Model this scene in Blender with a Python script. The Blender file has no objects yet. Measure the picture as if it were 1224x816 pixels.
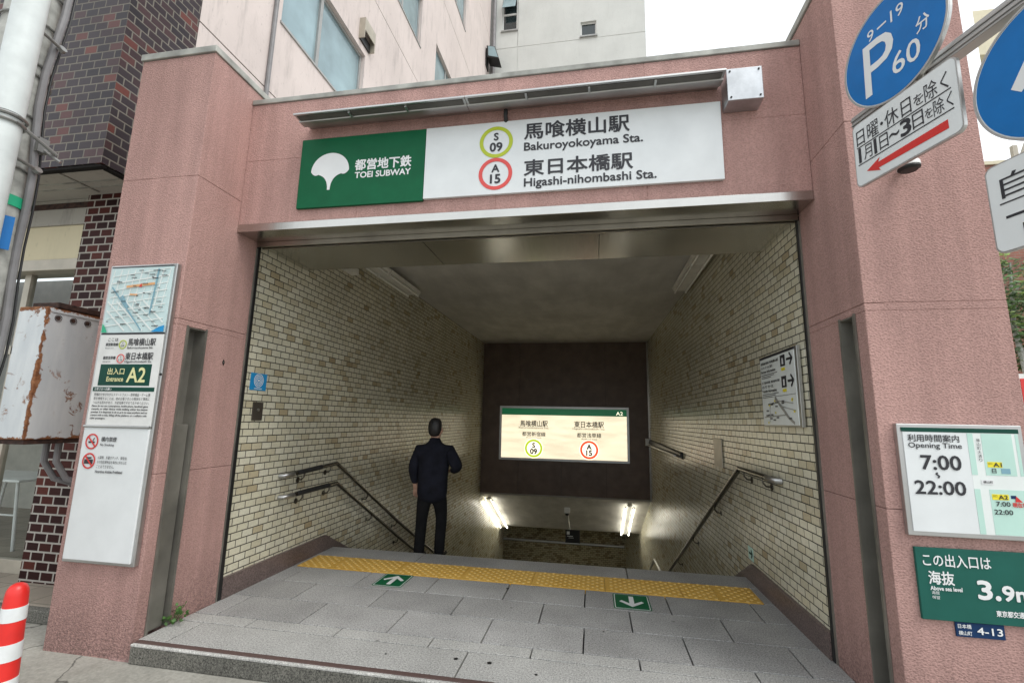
import bpy, bmesh, math, random
from mathutils import Vector, Matrix

random.seed(7)
S = bpy.context.scene
C = S.collection

# ------------------------------------------------------------------ camera
cam_d = bpy.data.cameras.new('camera')
cam = bpy.data.objects.new('camera', cam_d); C.objects.link(cam)
cam_d.sensor_width = 36.0
cam_d.lens = 36.0 * 554.6 / 1224.0
cam_d.clip_start = 0.05
cam_d.clip_end = 1500
_r = Vector((0.984748, 0.172842, 0.019944)); _f = Vector((-0.173729, 0.97052, 0.16706))
_r = (_r - _f * _r.dot(_f)).normalized(); _f.normalize(); _u = _r.cross(_f)
cam.matrix_world = Matrix(((_r.x, _u.x, -_f.x, 0), (_r.y, _u.y, -_f.y, 0), (_r.z, _u.z, -_f.z, 1.5), (0, 0, 0, 1)))
S.camera = cam

# ------------------------------------------------------------------ sky, sun, exposure
SUN_EL, SUN_AZ = math.radians(55), math.radians(118)      # azimuth clockwise from +Y
w = bpy.data.worlds.new('World'); S.world = w; w.use_nodes = True
nt = w.node_tree; nt.nodes.clear()
sky = nt.nodes.new('ShaderNodeTexSky'); sky.sky_type = 'NISHITA'; sky.sun_disc = False
sky.sun_elevation = SUN_EL; sky.sun_rotation = SUN_AZ
sky.air_density = 1.0; sky.dust_density = 4.0; sky.ozone_density = 1.0
hs = nt.nodes.new('ShaderNodeHueSaturation'); hs.inputs['Saturation'].default_value = 0.10
bg = nt.nodes.new('ShaderNodeBackground'); bg.inputs['Strength'].default_value = 0.12
out = nt.nodes.new('ShaderNodeOutputWorld')
# overcast: a soft uneven cloud deck veils the clear sky
cn_ = nt.nodes.new('ShaderNodeTexNoise'); cn_.inputs['Scale'].default_value = 1.6; cn_.inputs['Detail'].default_value = 5
tc_ = nt.nodes.new('ShaderNodeTexCoord'); nt.links.new(tc_.outputs['Generated'], cn_.inputs['Vector'])
cr_ = nt.nodes.new('ShaderNodeValToRGB'); cr_.color_ramp.elements[0].position = 0.35; cr_.color_ramp.elements[0].color = (6.5, 7.0, 7.4, 1); cr_.color_ramp.elements[1].position = 0.65; cr_.color_ramp.elements[1].color = (7.8, 8.2, 8.5, 1)
nt.links.new(cn_.outputs['Fac'], cr_.inputs[0])
mxw = nt.nodes.new('ShaderNodeMix'); mxw.data_type = 'RGBA'; mxw.inputs[0].default_value = 0.75
nt.links.new(sky.outputs[0], hs.inputs['Color']); nt.links.new(hs.outputs[0], mxw.inputs[6]); nt.links.new(cr_.outputs[0], mxw.inputs[7]); nt.links.new(mxw.outputs[2], bg.inputs[0]); nt.links.new(bg.outputs[0], out.inputs[0])
sun_d = bpy.data.lights.new('sun', 'SUN'); sun_d.energy = 0.9; sun_d.angle = math.radians(25); sun_d.color = (1, 0.96, 0.9)
sun = bpy.data.objects.new('sun', sun_d); C.objects.link(sun)
_sd = Vector((math.sin(SUN_AZ) * math.cos(SUN_EL), math.cos(SUN_AZ) * math.cos(SUN_EL), math.sin(SUN_EL)))
sun.rotation_euler = _sd.to_track_quat('Z', 'Y').to_euler(); sun.location = _sd * 60
S.view_settings.view_transform = 'Standard'; S.view_settings.look = 'None'
S.view_settings.exposure = 0.78; S.view_settings.gamma = 1.0; S.view_settings.use_curve_mapping = False
S.render.engine = 'CYCLES'
S.cycles.use_denoising = True
S.cycles.max_bounces = 10; S.cycles.diffuse_bounces = 6; S.cycles.glossy_bounces = 4
S.cycles.sample_clamp_indirect = 6.0

# ------------------------------------------------------------------ scene-graph helpers
def frame(o):
    m = Matrix.Identity(4)
    while o is not None:
        m = o.matrix_basis @ m
        o = o.parent
    return m

def tag(o, label=None, cat=None, group=None, kind=None):
    if label: o['label'] = label
    if cat: o['category'] = cat
    if group: o['group'] = group
    if kind: o['kind'] = kind
    return o

def thing(name, label, cat, loc, rz=0.0, group=None, kind=None):
    o = bpy.data.objects.new(name, None); C.objects.link(o)
    o.empty_display_size = 0.1
    o.location = loc; o.rotation_euler = (0, 0, rz)
    return tag(o, label, cat, group, kind)

class MB:
    """collects shapes into one mesh"""
    def __init__(s): s.bm = bmesh.new()
    def box(s, x0, x1, y0, y1, z0, z1, skew=None):
        v = [s.bm.verts.new(p) for p in ((x0, y0, z0), (x1, y0, z0), (x1, y1, z0), (x0, y1, z0), (x0, y0, z1), (x1, y0, z1), (x1, y1, z1), (x0, y1, z1))]
        for f in ((3, 2, 1, 0), (4, 5, 6, 7), (0, 1, 5, 4), (1, 2, 6, 5), (2, 3, 7, 6), (3, 0, 4, 7)):
            s.bm.faces.new([v[i] for i in f])
        return s
    def prism(s, pts, a, b, axis):
        """polygon extruded along axis ('x': pts are (y,z); 'y': (x,z); 'z': (x,y))"""
        def mk(p, t):
            return {'x': (t, p[0], p[1]), 'y': (p[0], t, p[1]), 'z': (p[0], p[1], t)}[axis]
        A = [s.bm.verts.new(mk(p, a)) for p in pts]; B = [s.bm.verts.new(mk(p, b)) for p in pts]
        n = len(pts)
        s.bm.faces.new(A); s.bm.faces.new(B[::-1])
        for i in range(n):
            s.bm.faces.new([A[i], B[i], B[(i + 1) % n], A[(i + 1) % n]])
        return s
    def face(s, pts):
        s.bm.faces.new([s.bm.verts.new(p) for p in pts]); return s
    def hexa(s, P):
        v = [s.bm.verts.new(p) for p in P]
        for f in ((3, 2, 1, 0), (4, 5, 6, 7), (0, 1, 5, 4), (1, 2, 6, 5), (2, 3, 7, 6), (3, 0, 4, 7)):
            s.bm.faces.new([v[i] for i in f])
        return s
    def tube(s, pts, r, n=10, cap=True):
        pts = [Vector(p) for p in pts]; rings = []
        rr = r if isinstance(r, (list, tuple)) else [r] * len(pts)
        up = None
        for i, p in enumerate(pts):
            d = ((pts[min(i + 1, len(pts) - 1)] - p).normalized() + (p - pts[max(i - 1, 0)]).normalized())
            if d.length < 1e-6: d = Vector((0, 0, 1))
            d.normalize()
            if up is None:
                up = Vector((0, 0, 1)) if abs(d.z) < 0.9 else Vector((1, 0, 0))
            a = d.cross(up)
            if a.length < 1e-5: a = d.cross(Vector((0.3, 0.8, 0.2)))
            a.normalize(); b = a.cross(d); up = b
            rings.append([s.bm.verts.new(p + (a * math.cos(t) + b * math.sin(t)) * rr[i]) for t in [2 * math.pi * k / n for k in range(n)]])
        for i in range(len(rings) - 1):
            for k in range(n):
                s.bm.faces.new([rings[i][k], rings[i][(k + 1) % n], rings[i + 1][(k + 1) % n], rings[i + 1][k]])
        if cap:
            s.bm.faces.new(rings[0][::-1]); s.bm.faces.new(rings[-1])
        return s
    def lathe(s, prof, c=(0, 0, 0), n=32):
        rings = []
        for r, z in prof:
            if r < 1e-5:
                rings.append([s.bm.verts.new((c[0], c[1], c[2] + z))])
            else:
                rings.append([s.bm.verts.new((c[0] + r * math.cos(2 * math.pi * k / n), c[1] + r * math.sin(2 * math.pi * k / n), c[2] + z)) for k in range(n)])
        for a, b in zip(rings, rings[1:]):
            for k in range(n):
                k2 = (k + 1) % n
                if len(a) == 1 and len(b) == 1: continue
                if len(a) == 1: s.bm.faces.new([a[0], b[k2], b[k]])
                elif len(b) == 1: s.bm.faces.new([a[k], a[k2], b[0]])
                else: s.bm.faces.new([a[k], a[k2], b[k2], b[k]])
        for rg, fl in ((rings[0], True), (rings[-1], False)):
            if len(rg) > 1: s.bm.faces.new(rg[::-1] if fl else rg)
        return s
    def disc(s, cx, y, cz, r, t=0.002, n=40, a0=0, rx=None):
        rx = rx or r
        pts = [(cx + rx * math.cos(2 * math.pi * k / n), cz + r * math.sin(2 * math.pi * k / n)) for k in range(n)]
        return s.prism(pts, y, y + t, 'y')
    def ring(s, cx, y, cz, ro, ri, t=0.002, n=48):
        vo, vi, wo, wi = [], [], [], []
        for k in range(n):
            a = 2 * math.pi * k / n; c, q = math.cos(a), math.sin(a)
            vo.append(s.bm.verts.new((cx + ro * c, y, cz + ro * q))); vi.append(s.bm.verts.new((cx + ri * c, y, cz + ri * q)))
            wo.append(s.bm.verts.new((cx + ro * c, y + t, cz + ro * q))); wi.append(s.bm.verts.new((cx + ri * c, y + t, cz + ri * q)))
        for k in range(n):
            j = (k + 1) % n
            s.bm.faces.new([vo[k], vi[k], vi[j], vo[j]]); s.bm.faces.new([wo[k], wo[j], wi[j], wi[k]])
            s.bm.faces.new([vo[k], vo[j], wo[j], wo[k]]); s.bm.faces.new([vi[k], wi[k], wi[j], vi[j]])
        return s
    def seg(s, x0, z0, x1, z1, wd, y, t=0.001):
        d = Vector((x1 - x0, z1 - z0)); n = Vector((-d.y, d.x)).normalized() * wd / 2
        return s.prism([(x0 + n.x, z0 + n.y), (x1 + n.x, z1 + n.y), (x1 - n.x, z1 - n.y), (x0 - n.x, z0 - n.y)], y, y + t, 'y')
    def build(s, name, m, parent=None, smooth=False, bevel=0, local=False, loc=None, seg=2, ang=30):
        bm = s.bm
        bmesh.ops.recalc_face_normals(bm, faces=bm.faces)
        if parent is not None and not local:
            bm.transform(frame(parent).inverted())
        if loc is not None:
            bm.transform(Matrix.Translation(-Vector(loc)))
        me = bpy.data.meshes.new(name); bm.to_mesh(me); bm.free()
        o = bpy.data.objects.new(name, me); C.objects.link(o)
        for mm in (m if isinstance(m, (list, tuple)) else [m]): me.materials.append(mm)
        if parent is not None: o.parent = parent
        if loc is not None: o.location = loc
        if smooth:
            for p in me.polygons: p.use_smooth = True
            me.set_sharp_from_angle(angle=math.radians(35))
        if bevel:
            b = o.modifiers.new('bevel', 'BEVEL'); b.width = bevel; b.segments = seg; b.limit_method = 'ANGLE'; b.angle_limit = math.radians(ang)
            b.harden_normals = False
        return o

def text(parent, s, x0, x1, z0, z1, y, m, bold=0.0, local=False, name='lettering', keep=False, space=1.0):
    """flat letters fitted to the box x0..x1, z0..z1 facing -Y; x1 None keeps the letters' own proportions"""
    cu = bpy.data.curves.new('t', 'FONT'); cu.body = s; cu.size = 1.0; cu.resolution_u = 3; cu.space_character = space
    o = bpy.data.objects.new('t', cu); C.objects.link(o)
    bpy.context.view_layer.update()
    me = bpy.data.meshes.new_from_object(o.evaluated_get(bpy.context.evaluated_depsgraph_get()))
    bpy.data.objects.remove(o); bpy.data.curves.remove(cu)
    xs = [v.co.x for v in me.vertices]; ys = [v.co.y for v in me.vertices]
    ax, bx, ay, by = min(xs), max(xs), min(ys), max(ys)
    sz = (z1 - z0) / (by - ay)
    sx = sz if x1 is None or keep else (x1 - x0) / (bx - ax)
    if keep and x1 is not None: x0 = (x0 + x1) / 2 - (bx - ax) * sx / 2
    for v in me.vertices:
        v.co = Vector((x0 + (v.co.x - ax) * sx, y, z0 + (v.co.y - ay) * sz))
    if bold > 0.004:                                              # heavier weight: the same strokes struck again, slightly shifted
        d = bold * (z1 - z0) * 0.95 / (by - ay)
        bm = bmesh.new()
        for i in range(8):
            a = 2 * math.pi * i / 8
            bm.from_mesh(me); bm.verts.ensure_lookup_table()
            nv = len(me.vertices)
            for v in bm.verts[len(bm.verts) - nv:]: v.co += Vector((d * math.cos(a), -0.00006 * i, d * math.sin(a)))
        bm.to_mesh(me); bm.free()
    if not local: me.transform(frame(parent).inverted())
    me.materials.clear(); me.materials.append(m); me.name = name
    t = bpy.data.objects.new(name, me); C.objects.link(t); t.parent = parent
    return t

# ------------------------------------------------------------------ materials
def new_mat(name):
    m = bpy.data.materials.new(name); m.use_nodes = True
    return m, m.node_tree, m.node_tree.nodes['Principled BSDF']

def N(nt, t, **kw):
    n = nt.nodes.new(t)
    for k, v in kw.items():
        if k.startswith('i_'): n.inputs[k[2:].replace('_', ' ')].default_value = v
        else: setattr(n, k, v)
    return n

def L(nt, a, b): nt.links.new(a, b)

def rgba(c): return (c[0], c[1], c[2], 1.0)

def ramp(nt, src, stops):
    r = N(nt, 'ShaderNodeValToRGB')
    e = r.color_ramp.elements
    while len(e) < len(stops): e.new(0.5)
    for i, (p, c) in enumerate(stops):
        e[i].position = p; e[i].color = rgba(c) if isinstance(c, tuple) else (c, c, c, 1)
    L(nt, src, r.inputs[0]); return r.outputs[0]

def mixc(nt, fac, a, b, mode='MIX'):
    x = N(nt, 'ShaderNodeMix', data_type='RGBA', blend_type=mode)
    if isinstance(fac, (int, float)): x.inputs[0].default_value = fac
    else: L(nt, fac, x.inputs[0])
    for i, v in ((6, a), (7, b)):
        if isinstance(v, tuple): x.inputs[i].default_value = rgba(v)
        else: L(nt, v, x.inputs[i])
    return x.outputs[2]

def mathn(nt, op, a, b=None, clamp=False):
    x = N(nt, 'ShaderNodeMath', operation=op, use_clamp=clamp)
    for i, v in ((0, a), (1, b)):
        if v is None: continue
        if isinstance(v, (int, float)): x.inputs[i].default_value = v
        else: L(nt, v, x.inputs[i])
    return x.outputs[0]

def objco(nt): return N(nt, 'ShaderNodeTexCoord').outputs['Object']
def worldco(nt): return N(nt, 'ShaderNodeNewGeometry').outputs['Position']

def noise(nt, co, scale, detail=3, rough=0.55, dist=0.0):
    n = N(nt, 'ShaderNodeTexNoise'); L(nt, co, n.inputs['Vector'])
    n.inputs['Scale'].default_value = scale; n.inputs['Detail'].default_value = detail
    n.inputs['Roughness'].default_value = rough; n.inputs['Distortion'].default_value = dist
    return n.outputs['Fac']

def stretch(nt, co, sx, sy, sz):
    mp = N(nt, 'ShaderNodeMapping'); L(nt, co, mp.inputs['Vector']); mp.inputs['Scale'].default_value = (sx, sy, sz); return mp.outputs[0]

def bump(nt, b, h, strength, dist):
    n = N(nt, 'ShaderNodeBump'); n.inputs['Strength'].default_value = strength; n.inputs['Distance'].default_value = dist
    L(nt, h, n.inputs['Height']); L(nt, n.outputs[0], b.inputs['Normal']); return n

def plain(name, col, rough=0.5, metal=0.0, var=0.06, scale=6.0, bmp=0.0, bscale=80, spec=0.5):
    m, nt, b = new_mat(name); co = worldco(nt)
    n = noise(nt, co, scale, 4)
    lo = tuple(c * (1 - var * 2) for c in col); hi = tuple(min(1, c * (1 + var * 2)) for c in col)
    L(nt, ramp(nt, n, [(0.3, lo), (0.7, hi)]), b.inputs['Base Color'])
    b.inputs['Roughness'].default_value = rough; b.inputs['Metallic'].default_value = metal
    b.inputs['Specular IOR Level'].default_value = spec
    if bmp: bump(nt, b, noise(nt, co, bscale, 3), bmp, 0.003)
    return m

def planar(nt, co):
    """2-D wall coordinates in metres from the true normal: (y,z) on X faces, (x,z) on Y faces, (x,y) on Z faces"""
    g = N(nt, 'ShaderNodeNewGeometry'); sn = N(nt, 'ShaderNodeSeparateXYZ'); L(nt, g.outputs['True Normal'], sn.inputs[0])
    sp = N(nt, 'ShaderNodeSeparateXYZ'); L(nt, co, sp.inputs[0])
    fx = mathn(nt, 'GREATER_THAN', mathn(nt, 'ABSOLUTE', sn.outputs[0]), 0.7)
    fz = mathn(nt, 'GREATER_THAN', mathn(nt, 'ABSOLUTE', sn.outputs[2]), 0.7)
    def comb(a, b):
        c = N(nt, 'ShaderNodeCombineXYZ'); L(nt, a, c.inputs[0]); L(nt, b, c.inputs[1]); return c.outputs[0]
    a = mixc(nt, fx, comb(sp.outputs[0], sp.outputs[2]), comb(sp.outputs[1], sp.outputs[2]))
    return mixc(nt, fz, a, comb(sp.outputs[0], sp.outputs[1]))

def bricks(name, bw, rh, mortar, stops, mcol, rough=0.35, bmp=0.6, dirt=0.25, off=0.5, smooth=0.15, spec=0.5):
    
    m, nt, b = new_mat(name); co = worldco(nt); v = planar(nt, co)
    br = N(nt, 'ShaderNodeTexBrick'); L(nt, v, br.inputs['Vector'])
    br.offset = off; br.inputs['Scale'].default_value = 1.0
    br.inputs['Color1'].default_value = (0, 0, 0, 1); br.inputs['Color2'].default_value = (1, 1, 1, 1); br.inputs['Mortar'].default_value = (0, 0, 0, 1)
    br.inputs['Mortar Size'].default_value = mortar; br.inputs['Mortar Smooth'].default_value = smooth
    br.inputs['Brick Width'].default_value = bw; br.inputs['Row Height'].default_value = rh
    rc = N(nt, 'ShaderNodeValToRGB'); rc.color_ramp.interpolation = 'LINEAR'
    e = rc.color_ramp.elements
    while len(e) < len(stops): e.new(0.5)
    for i, (p, c) in enumerate(stops): e[i].position = p; e[i].color = rgba(c)
    L(nt, br.outputs['Color'], rc.inputs[0])
    n1 = noise(nt, co, 1.3, 5, 0.6); n2 = noise(nt, co, 60, 3)
    c = mixc(nt, br.outputs['Fac'], rc.outputs[0], mcol)
    c = mixc(nt, 1.0, c, ramp(nt, n1, [(0.3, 1 - dirt), (0.65, 1.0)]), 'MULTIPLY')
    c = mixc(nt, 1.0, c, ramp(nt, n2, [(0.3, 0.86), (0.7, 1.0)]), 'MULTIPLY')
    L(nt, c, b.inputs['Base Color'])
    L(nt, ramp(nt, br.outputs['Fac'], [(0, rough), (1, 0.9)]), b.inputs['Roughness'])
    h = mathn(nt, 'SUBTRACT', mathn(nt, 'MULTIPLY', n2, 0.12), br.outputs['Fac'])
    bump(nt, b, h, bmp, 0.004); b.inputs['Specular IOR Level'].default_value = spec
    return m

def stucco(name, col, dirt_z=0.75):
    m, nt, b = new_mat(name); co = worldco(nt)
    vo = N(nt, 'ShaderNodeTexVoronoi', feature='SMOOTH_F1'); L(nt, stretch(nt, co, 1, 1, 1.5), vo.inputs['Vector']); vo.inputs['Scale'].default_value = 78; vo.inputs['Smoothness'].default_value = 0.5
    nz = noise(nt, co, 110, 4, 0.7)
    h = mathn(nt, 'ADD', mathn(nt, 'MULTIPLY', vo.outputs['Distance'], 0.7), nz)
    big = noise(nt, co, 1.1, 5, 0.6); strk = noise(nt, stretch(nt, co, 5, 5, 0.35), 1.6, 4, 0.6)
    c = ramp(nt, big, [(0.3, tuple(x * 0.90 for x in col)), (0.7, tuple(min(1, x * 1.07) for x in col))])
    c = mixc(nt, 1.0, c, ramp(nt, strk, [(0.32, 0.84), (0.62, 1.0)]), 'MULTIPLY')
    c = mixc(nt, 1.0, c, ramp(nt, h, [(0.40, 0.70), (0.95, 1.12)]), 'MULTIPLY')
    # splash dirt low on the wall
    sp = N(nt, 'ShaderNodeSeparateXYZ'); L(nt, co, sp.inputs[0])
    dz = mathn(nt, 'ADD', sp.outputs[2], mathn(nt, 'MULTIPLY', noise(nt, co, 5, 4), -0.35))
    d = N(nt, 'ShaderNodeMapRange', clamp=True); L(nt, dz, d.inputs[0]); d.inputs[1].default_value = -0.3; d.inputs[2].default_value = dirt_z * 0.45; d.inputs[3].default_value = 0.75; d.inputs[4].default_value = 0.0
    spk = noise(nt, co, 55, 4, 0.65)
    c = mixc(nt, mathn(nt, 'MULTIPLY', d.outputs[0], ramp(nt, spk, [(0.38, 1.0), (0.62, 0.15)])), c, (0.09, 0.06, 0.055))
    L(nt, c, b.inputs['Base Color']); b.inputs['Roughness'].default_value = 0.88; b.inputs['Specular IOR Level'].default_value = 0.25
    bump(nt, b, h, 0.9, 0.007)
    return m

def granite(name, col, rough=0.6, speck=0.35, dirt=0.25, island=0.10):
    m, nt, b = new_mat(name); co = worldco(nt)
    a = noise(nt, co, 85, 5, 0.85); a2 = noise(nt, co, 210, 2, 0.6)
    lo = tuple(x * (1 - speck) for x in col); hi = tuple(min(1, x * (1 + speck)) for x in col)
    c = ramp(nt, mathn(nt, 'ADD', mathn(nt, 'MULTIPLY', a, 0.65), mathn(nt, 'MULTIPLY', a2, 0.35)), [(0.41, lo), (0.59, hi)])
    big = noise(nt, co, 1.6, 5, 0.6)
    c = mixc(nt, 1.0, c, ramp(nt, big, [(0.3, 1 - dirt), (0.62, 1.0)]), 'MULTIPLY')
    g = N(nt, 'ShaderNodeNewGeometry')
    c = mixc(nt, 1.0, c, ramp(nt, g.outputs['Random Per Island'], [(0, 1 - island), (1, 1.0)]), 'MULTIPLY')
    gum = N(nt, 'ShaderNodeTexVoronoi', feature='F1'); L(nt, co, gum.inputs['Vector']); gum.inputs['Scale'].default_value = 2.3
    c = mixc(nt, ramp(nt, gum.outputs['Distance'], [(0.02, 0.6), (0.032, 0.0)]), c, (0.05, 0.045, 0.04))
    L(nt, c, b.inputs['Base Color']); b.inputs['Roughness'].default_value = rough
    bump(nt, b, a, 0.25, 0.002)
    return m

def steel(name, col=(0.55, 0.54, 0.52), rough=0.28, dirs=(1, 60, 60), dirt=0.25, bmp=0.08):
    m, nt, b = new_mat(name); co = worldco(nt)
    s = noise(nt, stretch(nt, co, *dirs), 6, 3, 0.6); big = noise(nt, co, 2.5, 5, 0.65)
    c = mixc(nt, ramp(nt, big, [(0.35, dirt), (0.6, 0.0)]), tuple(col), tuple(x * 0.45 for x in col))
    L(nt, c, b.inputs['Base Color']); b.inputs['Metallic'].default_value = 1.0
    L(nt, ramp(nt, s, [(0.3, rough * 0.9), (0.7, min(1, rough * 1.15))]), b.inputs['Roughness'])
    bump(nt, b, s, bmp, 0.002)
    return m

def emit(name, col, strength, var=0.0):
    m, nt, b = new_mat(name)
    b.inputs['Base Color'].default_value = rgba(col); b.inputs['Roughness'].default_value = 0.3
    b.inputs['Emission Strength'].default_value = strength
    if var:
        co = worldco(nt); n = noise(nt, stretch(nt, co, 0.7, 1, 3.5), 2.0, 2)
        L(nt, ramp(nt, n, [(0.3, tuple(x * (1 - var) for x in col)), (0.7, col)]), b.inputs['Emission Color'])
    else: b.inputs['Emission Color'].default_value = rgba(col)
    return m

M = {}
PINK = (0.472, 0.288, 0.257)
M['switch'] = plain('brown_steel_plate', (0.075, 0.062, 0.05), 0.4, 0.3)
M['stucco'] = stucco('pink_stucco', PINK)
M['tile'] = bricks('ivory_tile', 0.132, 0.0625, 0.0042,
    [(0.0, (0.77, 0.725, 0.545)), (0.42, (0.83, 0.795, 0.635)), (0.78, (0.755, 0.71, 0.535)), (0.92, (0.66, 0.59, 0.41)), (0.98, (0.57, 0.48, 0.31)), (1.0, (0.48, 0.39, 0.24))], (0.05, 0.045, 0.036), rough=0.24, bmp=0.8, dirt=0.2)
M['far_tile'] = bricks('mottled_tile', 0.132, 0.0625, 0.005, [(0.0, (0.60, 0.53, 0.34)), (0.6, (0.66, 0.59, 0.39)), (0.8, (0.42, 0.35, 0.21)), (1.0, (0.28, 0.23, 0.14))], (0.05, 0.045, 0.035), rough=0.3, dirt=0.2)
M['brick'] = bricks('purple_brown_brick', 0.143, 0.084, 0.0065,
    [(0.0, (0.028, 0.021, 0.026)), (0.35, (0.050, 0.036, 0.042)), (0.6, (0.040, 0.025, 0.03)), (0.88, (0.085, 0.040, 0.042)), (1.0, (0.17, 0.048, 0.036))], (0.24, 0.22, 0.19), rough=0.35, dirt=0.3, spec=0.2)
M['brick_dark'] = bricks('dark_red_brick', 0.142, 0.081, 0.0085,
    [(0.0, (0.022, 0.007, 0.007)), (0.5, (0.04, 0.011, 0.010)), (0.8, (0.075, 0.018, 0.013)), (1.0, (0.105, 0.026, 0.018))], (0.42, 0.39, 0.35), rough=0.5, dirt=0.3, spec=0.12)
M['brick_far'] = bricks('red_brick', 0.21, 0.075, 0.008, [(0, (0.26, 0.10, 0.07)), (1, (0.34, 0.14, 0.10))], (0.3, 0.22, 0.18), rough=0.8)
M['granite'] = granite('grey_granite', (0.405, 0.40, 0.39), speck=0.6, dirt=0.28, island=0.2)
M['granite_front'] = granite('weathered_granite', (0.43, 0.425, 0.405), rough=0.7, speck=0.55, dirt=0.25)
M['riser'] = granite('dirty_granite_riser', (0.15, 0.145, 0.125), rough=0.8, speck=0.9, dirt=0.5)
M['brown_strip'] = granite('brown_rubber_strip', (0.10, 0.062, 0.055), speck=0.15, dirt=0.1)
M['skirting'] = granite('brown_granite', (0.17, 0.125, 0.115), rough=0.4, speck=0.75, dirt=0.35)
M['worn_edge'] = granite('worn_pale_granite_edge', (0.55, 0.54, 0.51), rough=0.8, speck=0.5, dirt=0.5)
M['joint'] = plain('dark_joint', (0.022, 0.021, 0.02), 0.95, spec=0.1)
M['steel'] = steel('brushed_steel', (0.56, 0.55, 0.52), 0.22, (9, 0.5, 0.5), 0.15, 0.025)
M['steel_dull'] = steel('dull_steel', (0.40, 0.375, 0.33), 0.30, dirt=0.5)
M['steel_v'] = plain('slot_steel', (0.20, 0.19, 0.165), 0.38, 0.35, 0.15, 3)
M['galv'] = steel('galvanised_steel', (0.60, 0.62, 0.64), 0.42, (14, 14, 14), 0.6)
M['alu'] = steel('aluminium', (0.55, 0.55, 0.54), 0.4, dirt=0.2)
M['rail'] = plain('rail_steel', (0.15, 0.14, 0.125), 0.2, 0.9, 0.05, 2)
M['coping'] = plain('weathered_coping', (0.34, 0.34, 0.31), 0.6, 0.3, 0.18, 5.0, 0.2)
M['black_steel'] = plain('black_steel', (0.02, 0.02, 0.02), 0.4, 0.3)
M['black'] = plain('black_plastic', (0.015, 0.015, 0.016), 0.45)
M['dark_grille'] = plain('dark_grey_louvre', (0.12, 0.115, 0.105), 0.6, 0.2)
M['white_sign'] = plain('white_sign_face', (0.72, 0.745, 0.75), 0.3, 0, 0.02)
M['white_paint'] = plain('white_paint', (0.74, 0.74, 0.72), 0.4, 0, 0.04)
M['green_sign'] = plain('green_sign_face', (0.003, 0.105, 0.042), 0.5, 0, 0.05, spec=0.2)
M['dark_green'] = plain('dark_green_face', (0.006, 0.06, 0.042), 0.5, 0, 0.04, spec=0.2)
M['sea_green'] = plain('sea_green_face', (0.015, 0.105, 0.082), 0.5, 0, 0.04, spec=0.2)
M['navy'] = plain('navy_face', (0.008, 0.035, 0.105), 0.5, 0, 0.05, spec=0.2)
M['ink'] = plain('black_ink', (0.022, 0.022, 0.028), 0.5, 0, 0.02)
M['white_ink'] = plain('white_ink', (0.76, 0.77, 0.77), 0.4, 0, 0.02)
M['cream_ink'] = plain('cream_ink', (0.72, 0.70, 0.36), 0.4, 0, 0.02)
M['red_ink'] = plain('red_ink', (0.62, 0.03, 0.025), 0.4, 0, 0.02)
M['rose_ring'] = plain('rose_red_ring', (0.70, 0.075, 0.065), 0.4, 0, 0.02)
M['lime'] = plain('lime_ring', (0.44, 0.52, 0.015), 0.4, 0, 0.02)
M['yellow_tag'] = plain('yellow_tag', (0.82, 0.70, 0.03), 0.4, 0, 0.02)
M['mint'] = plain('mint_map_block', (0.48, 0.70, 0.62), 0.4, 0, 0.02)
M['map_blue'] = plain('pale_blue_map', (0.56, 0.70, 0.70), 0.4, 0, 0.03)
M['map_road'] = plain('pale_map_road', (0.76, 0.80, 0.78), 0.4, 0, 0.02)
M['map_line'] = plain('slate_map_line', (0.20, 0.38, 0.46), 0.4, 0, 0.02)
M['map_orange'] = plain('orange_map_line', (0.75, 0.40, 0.18), 0.4, 0, 0.02)
M['sign_blue'] = plain('traffic_blue', (0.006, 0.155, 0.46), 0.35, 0, 0.05, spec=0.3)
M['sticker_blue'] = plain('sticker_blue', (0.012, 0.27, 0.58), 0.4, 0, 0.04)
M['fixture'] = plain('white_lamp_housing', (0.76, 0.74, 0.68), 0.4, 0, 0.05)
M['tube_off'] = plain('unlit_tube', (0.86, 0.85, 0.81), 0.2, 0, 0.01)
M['tube_on'] = emit('lit_tube', (1.0, 0.96, 0.82), 7.0)
M['light_panel'] = emit('backlit_cream_panel', (1.0, 0.88, 0.63), 0.66, 0.25)
M['light_green'] = emit('backlit_green_band', (0.005, 0.12, 0.045), 0.4, 0.3)
M['lit_lime'] = emit('backlit_lime', (0.42, 0.55, 0.02), 0.7)
M['lit_red'] = emit('backlit_red', (0.75, 0.07, 0.02), 0.7)
M['lit_white'] = emit('backlit_white', (1.0, 0.92, 0.70), 0.9)
M['fascia'] = plain('dark_brown_panel', (0.135, 0.092, 0.07), 0.45, 0, 0.10, 4)
M['glass'] = plain('dark_glass', (0.02, 0.03, 0.032), 0.05, 0, 0.05, spec=0.8)
M['frosted'] = plain('frosted_pale_glass', (0.27, 0.37, 0.40), 0.16, 0.25, 0.16, 0.9)
M['frame_beige'] = plain('beige_aluminium', (0.42, 0.38, 0.31), 0.4, 0.2, 0.06)
M['frame_grey'] = plain('grey_window_frame', (0.36, 0.36, 0.35), 0.4, 0.4, 0.06)
M['rubber'] = plain('black_rubber', (0.02, 0.02, 0.02), 0.7)
M['rust'] = plain('rust_brown', (0.045, 0.022, 0.016), 0.85, 0.1, 0.35, 20, 0.5, 60)

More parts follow.
